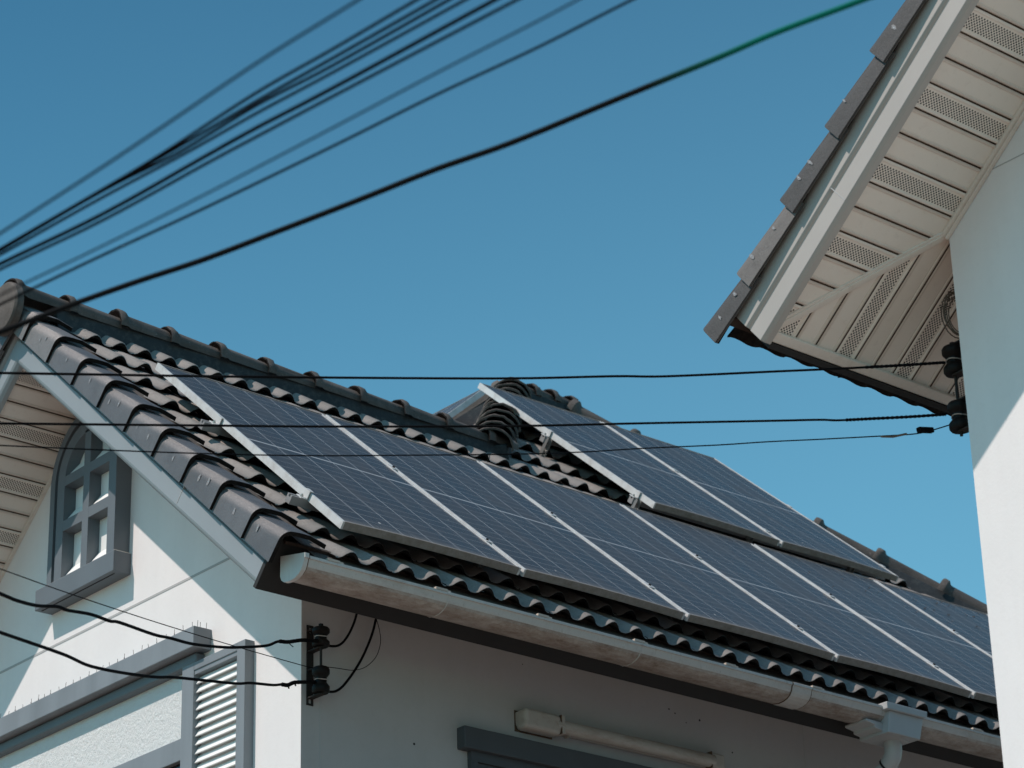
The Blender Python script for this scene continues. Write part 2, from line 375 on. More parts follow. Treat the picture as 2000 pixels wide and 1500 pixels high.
# eave soffit, fascia
w = MB()
w.add([RF(XB+.05, .2, -.432), RF(8.6, .2, -.432), RF(8.6, .2+1.0, -.432), RF(XB+.05, .2+1.0, -.432)], [(0, 1, 2, 3)])
w.add([RF(XB+.05, .2, -.422), RF(8.6, .2, -.422), RF(8.6, .2+1.0, -.422), RF(XB+.05, .2+1.0, -.422)], [(0, 1, 2, 3)])
w.build('soffit', M['soffit_trim'], house, cuts=(((0, YW-.002, 0), (0, -1, 0)),))
w = MB(); w.box(XB-.002, 8.7, .18, .205, -.445, -.205, RF)
w.build('fascia', M['fascia'], house, bevel=.002)
w = MB()        # filler under the first course
rows = []
w.box(-.12, 8.7, .16, .178, -.213, -.200, RF)
w.build('eave_filler', M['eave_mortar'], house)

# bargeboards on both rakes: upper strip, groove, broad board, chamfered foot
bp = [(-.006, -.222), (-.006, -.298), (.001, -.304), (.010, -.310), (.011, -.320), (.0, -.325), (.0, -.405), (.006, -.418), (.02, -.432), (.045, -.432), (.045, -.222)]
for nm, R in (('bargeboard', RF), ('bargeboard', RLs)):
    w = MB()
    w.prism(bp, lambda q, t, R=R: R(XB+q[0], t, q[1]), .206, 3.9)
    co = (0, YR, 0); no = (0, -1, 0) if R is RF else (0, 1, 0)
    w.build(nm, M['barge'], house, cuts=((co, no),), bevel=.0015)
w = MB(); w.prism([(-.0015, -.215), (-.0015, -.40), (.01, -.40), (.01, -.215)], lambda q, t: RF(XB+q[0], t, q[1]), 1.045, 1.048)
w.build('bargeboard_joint', M['groove'], house)

# sloped gable soffits of separate boards (left one is seen from below)
def soffit_boards(R, s0, w_, nlo, nhi, x0, x1, n, mats, parent, name, cuts=(), mod=0, along='x', tcut=None):
    """boards run along x; i-th covers s0+i*w .. ; every third is perforated"""
    A, B, K = MB(), MB(), MB()
    for i in range(nlo, nhi):
        a, b = sorted((s0 + i*w_, s0 + (i+1)*w_)); a += .0035; b -= .0035
        mb = B if (i - mod) % 3 == 0 else A
        if along == 'x': P = lambda q, h, e: R(e, q, n+h)
        else: P = lambda q, h, e: R(q, e, n+h)
        # board with a rolled bead at each edge
        pr = [(a, .0), (a+.004, -.003), (a+.010, -.003), (a+.013, 0.001), (b-.013, .001), (b-.010, -.003), (b-.004, -.003), (b, 0)]
        for j in range(len(pr)-1):
            (qa, ha), (qb, hb) = pr[j], pr[j+1]
            uvs = [(x0, qa-a+.0035), (x1, qa-a+.0035), (x1, qb-a+.0035), (x0, qb-a+.0035)]
            mb.quad(P(qa, ha, x0), P(qa, ha, x1), P(qb, hb, x1), P(qb, hb, x0), uvs)
    lo, hi = s0+nlo*w_, s0+nhi*w_
    if along == 'x': K.quad(R(x0, lo, n+.008), R(x1, lo, n+.008), R(x1, hi, n+.008), R(x0, hi, n+.008))
    else: K.quad(R(lo, x0, n+.008), R(lo, x1, n+.008), R(hi, x1, n+.008), R(hi, x0, n+.008))
    o = A.build(name, mats[0], parent, cuts=cuts)
    B.build(name+'_vent', mats[1], parent, cuts=cuts)
    K.build(name+'_backing', M['grime'], parent, cuts=cuts)
soffit_boards(RLs, 2.798, -.1007, -6, 25, XB+.04, XG-.0, NS+.004, (M['soffit'], M['perf']), house, 'rake_soffit', cuts=(((0, YR+.002, 0), (0, 1, 0)),), mod=1)
soffit_boards(RF, 2.798, -.1007, -6, 25, XB+.04, XG-.0, NS+.004, (M['soffit'], M['perf']), house, 'rake_soffit', cuts=(((0, YR-.002, 0), (0, -1, 0)),), mod=1)
for R in (RF, RLs):
    w = MB()    # moulding strip where soffit meets the wall
    w.box(XG-.018, XG-.001, .3, 3.4, NS-.014, NS+.004, R)
    w.build('soffit_moulding', M['soffit_trim'], house, cuts=(((0, YR, 0), (0, -1 if R is RF else 1, 0)),))

# ---- roof tiles
WV = .1531; PH = 1.101
def wave(x, A=.038):
    t = ((x-PH)/WV + .5) % 1 - .5
    if abs(t) < .33: return A*(math.cos(math.pi*t/.66)**.95 - 1)
    return A*(-1 - .06*math.sin(math.pi*(abs(t)-.33)/.34))
def tile_rows(mb, R, x_lo, x_hi, courses, n0=-.150, per=2, ns=10, A=.038, seed=3, lap=.035, th=.016):
    rd = random.Random(seed)
    nt = int(round((x_hi-x_lo)/(WV*per)))
    for ci, s0 in enumerate(courses):
        s1 = (courses[ci+1] if ci+1 < len(courses) else s0+E) + lap
        for t in range(nt):
            xa = x_lo + t*WV*per; dn = rd.uniform(-.0022, .0022); ds = rd.uniform(-.004, .004); sk = rd.uniform(-.003, .003)
            cols = ns*per
            rows = [[], [], [], [], [], []]
            for i in range(cols+1):
                f = i/cols; x = xa + .0008 + f*(WV*per-.0016); h = wave(x, A)
                s_ = s0 + ds + sk*(f-.5)
                tl = .005 + th*(1+h/A)
                rows[0].append(R(x, s_+.07, n0+h-tl-.013+dn)); rows[1].append(R(x, s_+.002, n0+h-tl+dn))
                rows[2].append(R(x, s_, n0+h-.004+dn)); rows[3].append(R(x, s_+.005, n0+h+dn))
                rows[4].append(R(x, s0+(s1-s0-lap)*.74, n0+h*.95-.034+dn)); rows[5].append(R(x, s1, n0-.056+dn))
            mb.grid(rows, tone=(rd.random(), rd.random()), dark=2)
XT0 = PH + WV*-6.5                                        # first field tile edge, at a trough next to the verge tiles
roof = MB(); tile_rows(roof, RF, XT0, XT0+WV*20, [s for s in COURSE if s < 3.3])
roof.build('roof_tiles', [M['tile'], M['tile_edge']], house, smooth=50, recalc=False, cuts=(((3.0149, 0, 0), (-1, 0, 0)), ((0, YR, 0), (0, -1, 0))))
roof = MB(); tile_rows(roof, RF, XT0+WV*12, XT0+WV*56, COURSE, seed=5)
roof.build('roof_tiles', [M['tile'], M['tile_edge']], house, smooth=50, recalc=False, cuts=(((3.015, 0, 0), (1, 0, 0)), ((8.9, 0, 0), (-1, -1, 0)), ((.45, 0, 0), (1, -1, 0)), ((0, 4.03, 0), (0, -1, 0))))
# the slopes seen only from aside: rear of the wing and the sides of the hipped block
roof = MB(); tile_rows(roof, RLs, XT0, XT0+WV*34, [s for s in COURSE if s < 3.3], seed=8, ns=5)
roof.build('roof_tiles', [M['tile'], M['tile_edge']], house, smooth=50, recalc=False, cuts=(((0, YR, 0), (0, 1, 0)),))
APX = 4.45
def RX(y, s, n): return (s*c - n*k + .45, y, s*k + n*c + Z0)        # slope facing -x
roof = MB()
tile_rows(roof, RX, XT0+WV*14, XT0+WV*45, COURSE[7:], seed=9, ns=6)
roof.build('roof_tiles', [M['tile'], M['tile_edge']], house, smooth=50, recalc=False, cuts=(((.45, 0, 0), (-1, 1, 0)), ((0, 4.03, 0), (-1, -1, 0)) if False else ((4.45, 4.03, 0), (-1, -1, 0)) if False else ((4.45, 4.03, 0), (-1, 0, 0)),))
w = MB()        # boarding below the tiles so nothing shows through, right and rear slopes
zt = lambda y: (-.215 + y*k)/c + Z0
w.add([(.0, .2, zt(.2)), (8.6, .2, zt(.2)), (4.9, 4.03, zt(4.0)), (4.45, 4.03, zt(4.0)), (3.02, 2.53, zt(2.53)), (.0, 2.53, zt(2.53))], [(0, 1, 2, 3, 4, 5)])
w.add([(8.6, .2, zt(.2)), (8.6, 7.86, zt(.2)), (4.9, 4.03, zt(4.0))], [(0, 1, 2)])
w.add([(8.6, 7.86, zt(.2)), (.8, 7.86, zt(.2)), (4.45, 4.03, zt(4.0)), (4.9, 4.03, zt(4.0))], [(0, 1, 2, 3)])
w.build('roof_deck', M['ridge'], house)

# ---- verge tiles along the front rake (rounded L section) and the rear rake
def verge(R, parent, mat, x_in, x_out, courses, n0, drop, endlen, last, flip=1, seed=2, blot=True, name='verge_tiles', first_in=None):
    rd = random.Random(seed); mb = MB()
    W_ = (x_in - x_out)
    def section(sc, dn):
        o = []
        r_ = .056 if x_in - x_out > .2 else .062
        o.append((x_in, n0-.020+dn)); o.append((x_in-.03*W_/.25, n0-.013+dn)); o.append((x_in-.10*W_/.25, n0+.002+dn)); o.append((x_out+r_+.03, n0+.002+dn))
        for a in range(0, 8):
            an = math.radians(90 + a*90/7)
            o.append((x_out+r_+r_*math.cos(an), n0-r_+r_*math.sin(an)+dn))
        o.append((x_out-.003, n0-drop+dn)); return o
    for i, s0 in enumerate(courses):
        s1 = (courses[i+1] if i+1 < len(courses) else last) + .05
        j = rd.uniform(-.002, .002); a = section(1, j); b = section(1, j-.042)
        # taper the side inwards too, so each tile tucks under the next one up
        b = [(x + (.017 if x < x_out+.03 else 0), n_) for x, n_ in b]; b[-1] = (b[-1][0], a[-1][1]-.003)
        inn = [(min(x+.0, x_in) + (.021 if x < x_out+.03 else 0), n_-.021 if x > x_out+.02 else n_) for x, n_ in a]
        if i == 0 and first_in is not None: a, b, inn = ([(min(x, first_in), n_) for x, n_ in q_] for q_ in (a, b, inn))
        rows = [[R(x, s0+.09, n_) for x, n_ in inn], [R(x, s0+.001, n_) for x, n_ in inn], [R(x, s0, n_-.001) for x, n_ in a], [R(x, s0+.006, n_) for x, n_ in a], [R(x, s1, n_) for x, n_ in b]]
        mb.cur = 0; mb.dark = 3; mb.grid(rows, tone=(rd.random(), rd.random()), dark=2)
        # lower edge thickness of the side
        mb.quad(R(a[-1][0], s0, a[-1][1]), R(b[-1][0], s1, b[-1][1]), R(b[-1][0]+.013, s1, b[-1][1]), R(a[-1][0]+.013, s0, a[-1][1]))
        if blot:        # screws on the side with blotches of sealant
            for q in ([.16] if rd.random() < .6 else [.12, .2]):
                mb.cur = 1; s_ = s0+q+rd.uniform(-.05, .05); nn = n0-drop*.52+rd.uniform(-.02, .02); R0 = rd.uniform(.009, .017)
                xs = x_out - .001 + .016*(s_-s0)/.35 - .0022
                pts = []
                for m_ in range(12):
                    rr = R0*rd.uniform(.6, 1.15); pts.append(R(xs, s_+rr*math.cos(m_*math.pi/6)*.55, nn+rr*1.3*math.sin(m_*math.pi/6)))
                mb.add(pts, [tuple(range(12))])
                mb.cur = 2
                mb.add([R(xs-.0006, s_+.0024*math.cos(m_*math.pi/4), nn+.0024*math.sin(m_*math.pi/4)) for m_ in range(8)], [tuple(range(8))])
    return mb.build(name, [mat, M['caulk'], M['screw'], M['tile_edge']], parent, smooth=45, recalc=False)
verge(RF, house, M['verge'], .036, -.203, [s for s in COURSE if s < 3.0], -.136, .158, .3, 3.21)
verge(RLs, house, M['verge'], .036, -.203, [s for s in COURSE if s < 3.0], -.136, .158, .3, 3.15, blot=False, seed=4)

# ---- ridge and hip caps: barrel tiles with raised collars
def caps(mb, P0, P1, sp, r, h, flare, start=.0, seed=1, tail=.02, open_lip=.016, collar=True):
    rd = random.Random(seed)
    P0, P1 = Vector(P0), Vector(P1); d = (P1-P0); L = d.length; d.normalize()
    side = d.cross(Vector((0, 0, 1))).normalized(); up = side.cross(d).normalized()
    u = start
    while u < L-.03:
        e = min(u+sp+tail, L+.02); j = rd.uniform(-.004, .004); tw = rd.uniform(-.02, .02)
        if collar: st = [(0, flare-.008, 1), (0, flare, 0), (.012, flare+.004, 0), (.042, flare+.003, 0), (.060, .006, 0), (.075, .0, 0), (e-u, -.014, 0)]
        else: st = [(.06, flare-.014, 1), (0, flare-.013, 0), (0, flare-.002, 0), (.006, flare, 0), (e-u, -.016, 0)]
        rows = []; tn = (rd.random(), rd.random()*.7); wob = [rd.uniform(-.0035, .0035) for _ in range(17)]
        for (t, dr, inn) in st:
            row = []
            for a in range(0, 17):
                an = math.radians(-8 + a*196/16)
                wv = wob[a] + rd.uniform(-.0018, .0018); rr = r+dr+wv; hh = h+dr+wv
                row.append(P0 + d*(u+t) + side*math.cos(an)*rr + up*(math.sin(an)*hh + j + tw*math.cos(an)*.1))
            rows.append(row)
        mb.grid(rows, tone=tn, dark=1)
        u += sp*rd.uniform(.985, 1.015)
rc = MB(); caps(rc, (-.235, YR, Z0+1.992), (3.14, YR, Z0+1.984), .3145, .090, .090, .017, start=.006, seed=11)
rc.build('ridge_tiles', [M['ridge'], M['tile_edge']], house, smooth=45, recalc=False)
# the same caps up the left hip, over the short top ridge and down the right hip
zr = lambda y: (-.15 + y*k)/c + Z0
hc = MB(); caps(hc, (3.015-.06, YR-.06, zr(YR-.06)-.02), (4.45, 4.03, zr(4.03)-.03), .262, .118, .108, .024, seed=12, collar=False)
hc.build('hip_tiles', [M['ridge'], M['tile_edge']], house, smooth=45, recalc=False)
hc = MB(); caps(hc, (4.40, 4.03, zr(4.03)-.02), (4.96, 4.03, zr(4.03)-.02), .17, .10, .083, .018, seed=13)
hc.build('ridge_tiles', [M['ridge'], M['tile_edge']], house, smooth=45, recalc=False)
hc = MB(); caps(hc, (4.90, 4.03, zr(4.03)-.025), (8.72, .21, zr(.21)-.028), .46, .110, .080, .024, start=.05, seed=14)
hc.build('hip_tiles', [M['ridge'], M['tile_edge']], house, smooth=45, recalc=False)
hc = MB(); caps(hc, (4.45, 4.03, zr(4.03)+.0), (1.2, 7.28, zr(.78)+.0), .46, .110, .082, .020, start=.05, seed=15)
hc.build('hip_tiles', [M['ridge'], M['tile_edge']], house, smooth=45, recalc=False)
# mortar bands below the caps
mo = MB()
mo.prism([(-.070, .0), (.070, .0), (.076, -.16), (-.076, -.16)], lambda q, t: (t, YR+q[0], Z0+1.995+q[1]), .03, 3.08)
def mort(P0, P1, wd, dp, rise=0):
    P0, P1 = Vector(P0), Vector(P1); d = (P1-P0).normalized(); sd_ = d.cross(Vector((0, 0, 1))).normalized(); up = sd_.cross(d)
    mo.prism([(-wd, rise), (wd, rise), (wd*1.12, -dp), (-wd*1.12, -dp)], lambda q, t: P0.lerp(P1, t) + sd_*q[0] + up*q[1], 0, 1)
mort((2.96, YR-.06, zr(YR-.06)+.005), (4.45, 4.03, zr(4.03)), .092, .12)
mort((4.42, 4.03, zr(4.03)-.03), (4.93, 4.03, zr(4.03)-.03), .105, .12)
mort((4.90, 4.03, zr(4.03)-.03), (8.72, .21, zr(.21)-.03), .105, .12)
mort((4.45, 4.03, zr(4.03)), (1.2, 7.28, zr(.78)), .105, .12)
mo.build('ridge_mortar', M['mortar'], house, bevel=.006)
# round closing cap at the gable end of the ridge
ec = MB()
ec.lathe((-.262, YR, Z0+1.928), (1, 0, 0), [(0, .02), (.0, .10), (.004, .130), (.014, .140), (.05, .143), (.052, .135)], 36)
ec.build('ridge_end_cap', M['ridge'], house, smooth=35)

# ---- arched attic window
win = MB(); xf, xw = .258, XG+.005
yc, zc, ro, ri = 2.517, 1.144, .280, .212
z_b = .612
def YZ(x): return lambda q, t: (x+t, q[0], q[1]+Z0)
def arc(r, a0, a1, n, cy=None, cz=None): 
    cy = yc if cy is None else cy; cz = zc if cz is None else cz
    return [(cy+r*math.cos(math.radians(a0+(a1-a0)*i/n)), cz+r*math.sin(math.radians(a0+(a1-a0)*i/n))) for i in range(n+1)]
def ring(mb, ro, ri, a0, a1, n, x0, x1):
    O, I = arc(ro, a0, a1, n), arc(ri, a0, a1, n)
    for i in range(n): mb.prism([O[i], O[i+1], I[i+1], I[i]], YZ(0), x0, x1)
ring(win, ro, ri, 0, 180, 24, xf, xw)
win.box(xf, xw, yc-ro, yc-ri, Z0+z_b, Z0+zc); win.box(xf, xw, yc+ri, yc+ro, Z0+z_b, Z0+zc)
mw = .029
win.box(xf, xw, yc-mw, yc+mw, Z0+z_b, Z0+zc+ri+.01)                          # mullion
for z0_, z1_ in ((.868, .925), (1.118, 1.172)):
    win.box(xf+.0005, xw, yc-ri-.005, yc-mw, Z0+z0_, Z0+z1_); win.box(xf+.0005, xw, yc+mw, yc+ri+.005, Z0+z0_, Z0+z1_)
fr = win.build('attic_window', M['trim'], house, bevel=0)
w = MB()
ring(w, .357, .314, 0, 88, 16, xf+.004, xw); w.box(xf+.004, xw, yc+.314, yc+.357, Z0+z_b, Z0+zc)
w.build('window_surround', M['trim'], fr)
w = MB(); ring(w, .313, .281, 0, 100, 16, .325, xw); w.box(.325, xw, yc+.281, yc+.313, Z0+z_b, Z0+zc)
w.build('surround_gap', M['void'], fr)
w = MB()
for y0_, y1_ in ((yc-ri, yc-mw), (yc+mw, yc+ri)):
    for z0_, z1_ in ((z_b, .868), (.925, 1.118), (1.172, 1.36)):
        w.box(.326, .352, y0_, y1_, Z0+z0_, Z0+z1_)
        w.prism([(xf+.012, z0_+.002), (.327, z0_+.080), (.327, z0_-.0)], lambda q, t: (q[0], t, q[1]+Z0), y0_, y1_)     # splayed white ledge of each light
w.build('window_light', M['pane_white'], fr, bevel=.004)
# sill with a drip groove
s_ = MB(); s_.box(.248, XG+.01, 2.218, 2.956, Z0+.498, Z0+.609)
si = s_.build('window_sill', M['trim'], house, bevel=.004)
w = MB(); w.box(.272, .279, 2.25, 2.93, Z0+.4965, Z0+.50); w.build('drip_groove', M['void'], si)
w = MB(); w.box(.256, XG, 2.222, 2.95, Z0+.609, Z0+.6125); w.build('sill_cap', M['soffit_trim'], si)

# ---- lintel of the big window, with bird pins
lt = MB(); lt.box(.248, XG+.01, 1.497, 3.9, Z0-.098, Z0+.005)
lo = lt.build('window_lintel', M['lintel'], house, bevel=.004)
w = MB(); w.box(.300, XG+.01, 1.548, 3.9, Z0-.156, Z0-.100); w.build('lintel_cove', M['trim'], lo, bevel=.012, seg=3)
rd = random.Random(5)
yy = 1.52
while yy < 3.85:
    h = rd.uniform(.018, .03); a = rd.uniform(-.003, .003)
    w = MB(); w.tube([(.256, yy, Z0+.003), (.256+a, yy+rd.uniform(-.004, .004), Z0+.005+h)], .0011, 5); w.build('bird_pin', M['rust'], lo)
    if rd.random() < .3: w = MB(); w.tube([(.262, yy+.014, Z0+.003), (.262, yy+.014, Z0+.005+h*.5)], .0011, 5); w.build('bird_pin', M['rust'], lo)
    yy += rd.uniform(.055, .082)
for xx, h in ((.275, .032), (.29, .026), (.325, .03)): w = MB(); w.tube([(xx, 1.505, Z0+.003), (xx, 1.503, Z0+.005+h)], .0012, 5); w.build('bird_pin', M['rust'], lo)
# transom panel, window frame and glass below it
w = MB(); w.box(.362, .39, 1.64, 3.9, Z0-.49, Z0-.10)
# (recess is cut by standing the surround in front of the wall)
tp = MB(); tp.box(.344, .352, 1.655, 3.9, Z0-.482, Z0-.150); tp.build('roughcast_panel', M['roughcast'], house)
w = MB(); w.box(.318, XG+.01, 1.62, 3.9, Z0-.592, Z0-.484)
bw = w.build('large_window', M['lintel'], house, bevel=.004)
w = MB(); w.box(.345, .351, 1.62, 3.9, Z0-2.1, Z0-.59); w.build('glass_pane', M['wglass'], bw)
w = MB()
w.box(.322, XG+.01, 1.62, 1.665, Z0-2.1, Z0-.592); w.box(.322, XG+.01, 2.6, 2.65, Z0-2.1, Z0-.592); w.box(.30, XG+.01, 1.55, 3.9, Z0-2.2, Z0-2.1)
w.build('window_frame', M['lintel'], bw)
# louvred shutter
sh = MB(); xs0 = .298; y0_, y1_, z1_, z0_ = 1.147, 1.660, Z0-.150, Z0-1.9
sh.box(xs0, XG+.01, y0_, y0_+.066, z0_, z1_); sh.box(xs0, XG+.01, y1_-.098, y1_, z0_, z1_)
sh.box(xs0, XG+.01, y0_+.066, y1_-.098, z1_-.040, z1_); sh.box(xs0, XG+.01, y0_+.066, y1_-.098, z0_, z0_+.05)
so_ = sh.build('window_shutter', M['lintel'], house, bevel=.003)
w = MB(); zz = z1_-.066
while zz > z0_+.08:
    w.prism([(.335, zz), (.343, zz+.004), (.318, zz-.040), (.311, zz-.038)], lambda q, t: (q[0], t, q[1]), y0_+.066, y1_-.098)
    zz -= .0425
w.build('louvre_slats', M['shutter_white'], so_)
w = MB(); w.box(.344, .352, y0_+.06, y1_-.09, z0_, z1_-.03); w.build('shutter_backing', M['shutter_white'], so_)
w = MB(); w.box(.303, .345, y0_+.066, y1_-.098, z1_-.060, z1_-.040); w.build('shutter_head', M['lintel'], so_)

# ---- gutter
def zf(x): return 0.0
GP = [(.312, -.098), (.314, -.180), (.306, -.198), (.288, -.210), (.250, -.2165), (.216, -.2145), (.190, -.2065), (.170, -.1935), (.162, -.182)]     # back, belly
GF = [(.162, -.182), (.157, -.172), (.150, -.150)]
GL = [(.150, -.150), (.143, -.149), (.143, -.138), (.154, -.137)]
gut = MB(); X0, X1 = -.10, 8.75
def gl(prof, xa, xb, dy=0, dz=0, flip=False): gut.prism(prof + [(y+.003, z+.003) for y, z in prof[::-1]], lambda q, t: (t, q[0]+dy, q[1]+dz+Z0), xa, xb)
gut.cur = 1; gl(GP, X0, X1); gut.cur = 0; gl(GF, X0, X1); gl(GL, X0, X1)
gut.cur = 0
endp = [(.316, -.094), (.318, -.185), (.309, -.206), (.290, -.220), (.250, -.2265), (.214, -.2245), (.186, -.214), (.164, -.198), (.155, -.182), (.144, -.152), (.137, -.150), (.137, -.130), (.316, -.094)]
gut.cur = 0; gut.prism(endp[:-1], lambda q, t: (t, q[0], q[1]+Z0), X0-.004, X0+.018)
for xx, wd in ((2.92, .13), (.69, .004), (1.85, .003)):
    jp = [(y-.0035, z) for y, z in GL[::-1][1:]] + [(y-.0035, z-.0015) for y, z in GF[::-1]] + [(y-.001, z-.004) for y, z in GP[::-1][1:-1]]
    gut.prism(jp + [(y+.004, z+.003) for y, z in jp[::-1]], lambda q, t: (t, q[0], q[1]+Z0), xx-wd/2, xx+wd/2)
go = gut.build('gutter', [M['gutter'], M['gutter_belly']], house, recalc=True)
for xx in (2.853, 2.987, X0+.021):
    jp = [(y-.0015, z) for y, z in GL[::-1][1:]] + [(y-.0015, z-.001) for y, z in GF[::-1]] + [(y, z-.0025) for y, z in GP[::-1][1:-2]]
    w = MB(); w.prism(jp + [(y+.004, z+.003) for y, z in jp[::-1]], lambda q, t: (t, q[0], q[1]+Z0), xx-.004, xx+.004)
    w.build('gutter_seam', M['grime'], go)
for i in range(15):
    xx = .065 + .594*i
    if 3.40 < xx < 3.80: continue
    w = MB()
    w.prism([(xx-.045, .141), (xx+.02, .141), (xx+.02, .150), (xx+.045, .150), (xx+.045, .175), (xx+.02, .175), (xx+.02, .158), (xx-.045, .158)], lambda q, t: (q[0], q[1], t), Z0-.1365, Z0-.126)
    w.build('gutter_clip', M['clip'], go)
# outlet box, elbow and downpipe
hp = MB(); xa, xb_ = 3.505, 3.795
hp.prism([(xa+.02, -.158), (xb_-.02, -.158), (xb_-.055, -.275), (xa+.0, -.275)], lambda q, t: (q[0], t, q[1]+Z0), .128, .33)
hp.prism([(xa-.012, -.120), (xb_, -.120), (xb_-.004, -.150), (xb_-.02, -.158), (xa-.012, -.158)], lambda q, t: (q[0], t, q[1]+Z0), .112, .33)
hp.prism([(xa-.11, -.213), (xa-.11, -.226), (xa-.05, -.236), (xa-.05, -.250), (xa+.20, -.288), (xa+.20, -.255), (xa, -.214)], lambda q, t: (q[0], t, q[1]+Z0), .17, .32)
ho = hp.build('downpipe_outlet', M['pipe'], go, bevel=.004)
w = MB()
px_ = 3.65
path = [(px_, .235, Z0-.27), (px_, .235, Z0-.325), (px_, .243, Z0-.350), (px_, .262, Z0-.375), (px_, .29, Z0-.392)]
w.tube(path, .045, 20); w.build('elbow', M['pipe'], ho, smooth=50)
w = MB()
w.tube([(px_, .262, Z0-.378), (px_, .30, Z0-.400), (px_, .60, Z0-.56), (px_, .69, Z0-.61), (px_, .715, Z0-.66), (px_, .72, Z0-.74), (px_, .72, .1)], .039, 20)
w.build('downpipe', M['pipe'], ho, smooth=50)
w = MB(); w.tube([(px_, .279, Z0-.386), (px_, .289, Z0-.392)], .0465, 20); w.build('pipe_seam', M['void'], ho)

rd = random.Random(9)
for xx, zz in ((2.62, -.150), (2.66, -.165), (2.735, -.20), (2.83, -.17), (1.66, -.105), (3.05, -.30), (.99, -.62)):
    w = MB(); rr = rd.uniform(.003, .007); w.lathe((xx, YW-.001, Z0+zz), (0, -1, 0), [(0, rr), (.0015, rr*.9)], 7); w.build('screw_hole', M['void'], house)
# ---- eave wall window
el = MB(); el.box(1.245, 3.4, YW-.058, YW+.01, Z0-.602, Z0-.497)
eo = el.build('side_window', M['trim_dark'], house, bevel=.004)
w = MB(); w.box(1.305, 3.34, YW-.002, YW+.001, Z0-1.9, Z0-.603); w.build('glass_pane', M['wglass'], eo)
w = MB(); w.box(1.305, 1.345, YW-.03, YW+.01, Z0-1.9, Z0-.603); w.box(1.345, 3.3, YW-.03, YW+.01, Z0-.65, Z0-.603); w.box(1.345, 3.3, YW-.018, YW+.01, Z0-.675, Z0-.652)
w.box(1.25, 3.4, YW-.05, YW+.01, Z0-2., Z0-1.9); w.build('window_frame', M['trim_dark'], eo)

# ================================================================ SOLAR PANELS
PLACE[0] = False
def panel_at(loc, rot, label, tweak=(0, 0, 0, 0), group='solar panels on the tiled roof', bow=.007):
    """tweak: normal offsets of the corners TL, TR, BL, BR; local axes x across, y up the slope, z normal, top face at z=0"""
    root = bpy.data.objects.new('solar_panel', None); COL.objects.link(root); root.empty_display_size = .1
    root['label'] = label; root['category'] = 'solar panel'; root['group'] = group
    root.matrix_world = Matrix.Translation(loc) @ rot
    def F(x, y, z):
        a, b = x/PW, y/PL
        dz = (tweak[2]*(1-a)+tweak[3]*a)*(1-b) + (tweak[0]*(1-a)+tweak[1]*a)*b
        return (x, y, z+dz+bow*(1-(2*a-1)**2)*(1-b)**2)
    g_ = MB(); nx, ny = 10, 8
    for i in range(nx):
        for j in range(ny):
            x0, x1, y0, y1 = [.010+(PW-.02)*q/nx for q in (i, i+1)] + [.010+(PL-.02)*q/ny for q in (j, j+1)]
            g_.quad(F(x0, y0, -.003), F(x1, y0, -.003), F(x1, y1, -.003), F(x0, y1, -.003), [(x0, y0), (x1, y0), (x1, y1), (x0, y1)])
    g_.build('glass', M['glass'], root, local=True, smooth=True, recalc=False)
    f_ = MB()
    def bar(x0, x1, y0, y1, n_, ax, z0=-PT):
        for i in range(n_):
            if ax == 'x': a, b = x0+(x1-x0)*i/n_, x0+(x1-x0)*(i+1)/n_; f_.box(a, b, y0, y1, z0, 0, F)
            else: a, b = y0+(y1-y0)*i/n_, y0+(y1-y0)*(i+1)/n_; f_.box(x0, x1, a, b, z0, 0, F)
    f_.cur = 0; bar(0, .0105, 0, PL, 6, 'y'); bar(PW-.0105, PW, 0, PL, 6, 'y')
    f_.cur = 1; bar(.0105, PW-.0105, .0002, .0105, 10, 'x'); bar(.0105, PW-.0105, PL-.0105, PL-.0002, 6, 'x')
    f_.build('frame', [M['alu'], M['alu_brown']], root, local=True)
    b_ = MB(); b_.quad(F(.01, .01, -.010), F(PW-.01, .01, -.010), F(PW-.01, PL-.01, -.010), F(.01, PL-.01, -.010)); b_.build('backsheet', M['void'], root, local=True)
    return root
ROTF = Matrix.Rotation(p, 4, 'X')
lab1 = ['lower row solar panel with bare white side edge, nearest the gable', 'lower row solar panel, second from the gable', 'lower row solar panel, third from the gable, below the ridge end',
        'lower row solar panel, fourth from the gable', 'lower row solar panel, fifth from the gable, below the upper pair', 'lower row solar panel with brown specks, cut off by the near white wall']
tw = [(.009, .0, -.008, .0), (.003, 0, .0, .0), (0, 0, 0, 0), (-.002, -.002, 0, 0), (0, 0, .002, .002), (0, 0, 0, 0)]
for i in range(6):
    panel_at(RF(i*1.012, 0, 0), ROTF, lab1[i], tw[i])
for pi, cnt in ((5, 26), (4, 9)):
    pp = [o for o in bpy.data.objects if o.get('label') == lab1[pi]][0]
    for _ in range(cnt):
        w = MB(); x_, y_, r_ = rd.uniform(.05, .95), PL-.05-abs(rd.gauss(0, .38)), rd.uniform(.003, .009)
        w.add([(x_+r_*rd.uniform(.5, 1.3)*math.cos(q*math.pi/3), y_+r_*rd.uniform(.5, 1.6)*math.sin(q*math.pi/3), .0 + (0 if q % 2 else .0035)) for q in range(6)], [(0, 1, 2, 3, 4, 5)])
        w.build('debris_fleck', M['grime'] if rd.random() < .75 else M['caulk'], pp, local=True)
UPX, UPS, UPN = 3.365, 2.108, .033
panel_at(RF(UPX, UPS, UPN), ROTF, 'upper solar panel whose corner juts over the hip tiles', (-.002, 0, 0, 0))
panel_at(RF(UPX+1.012, UPS, UPN), ROTF, 'upper solar panel on the right, its far edge against the sky')
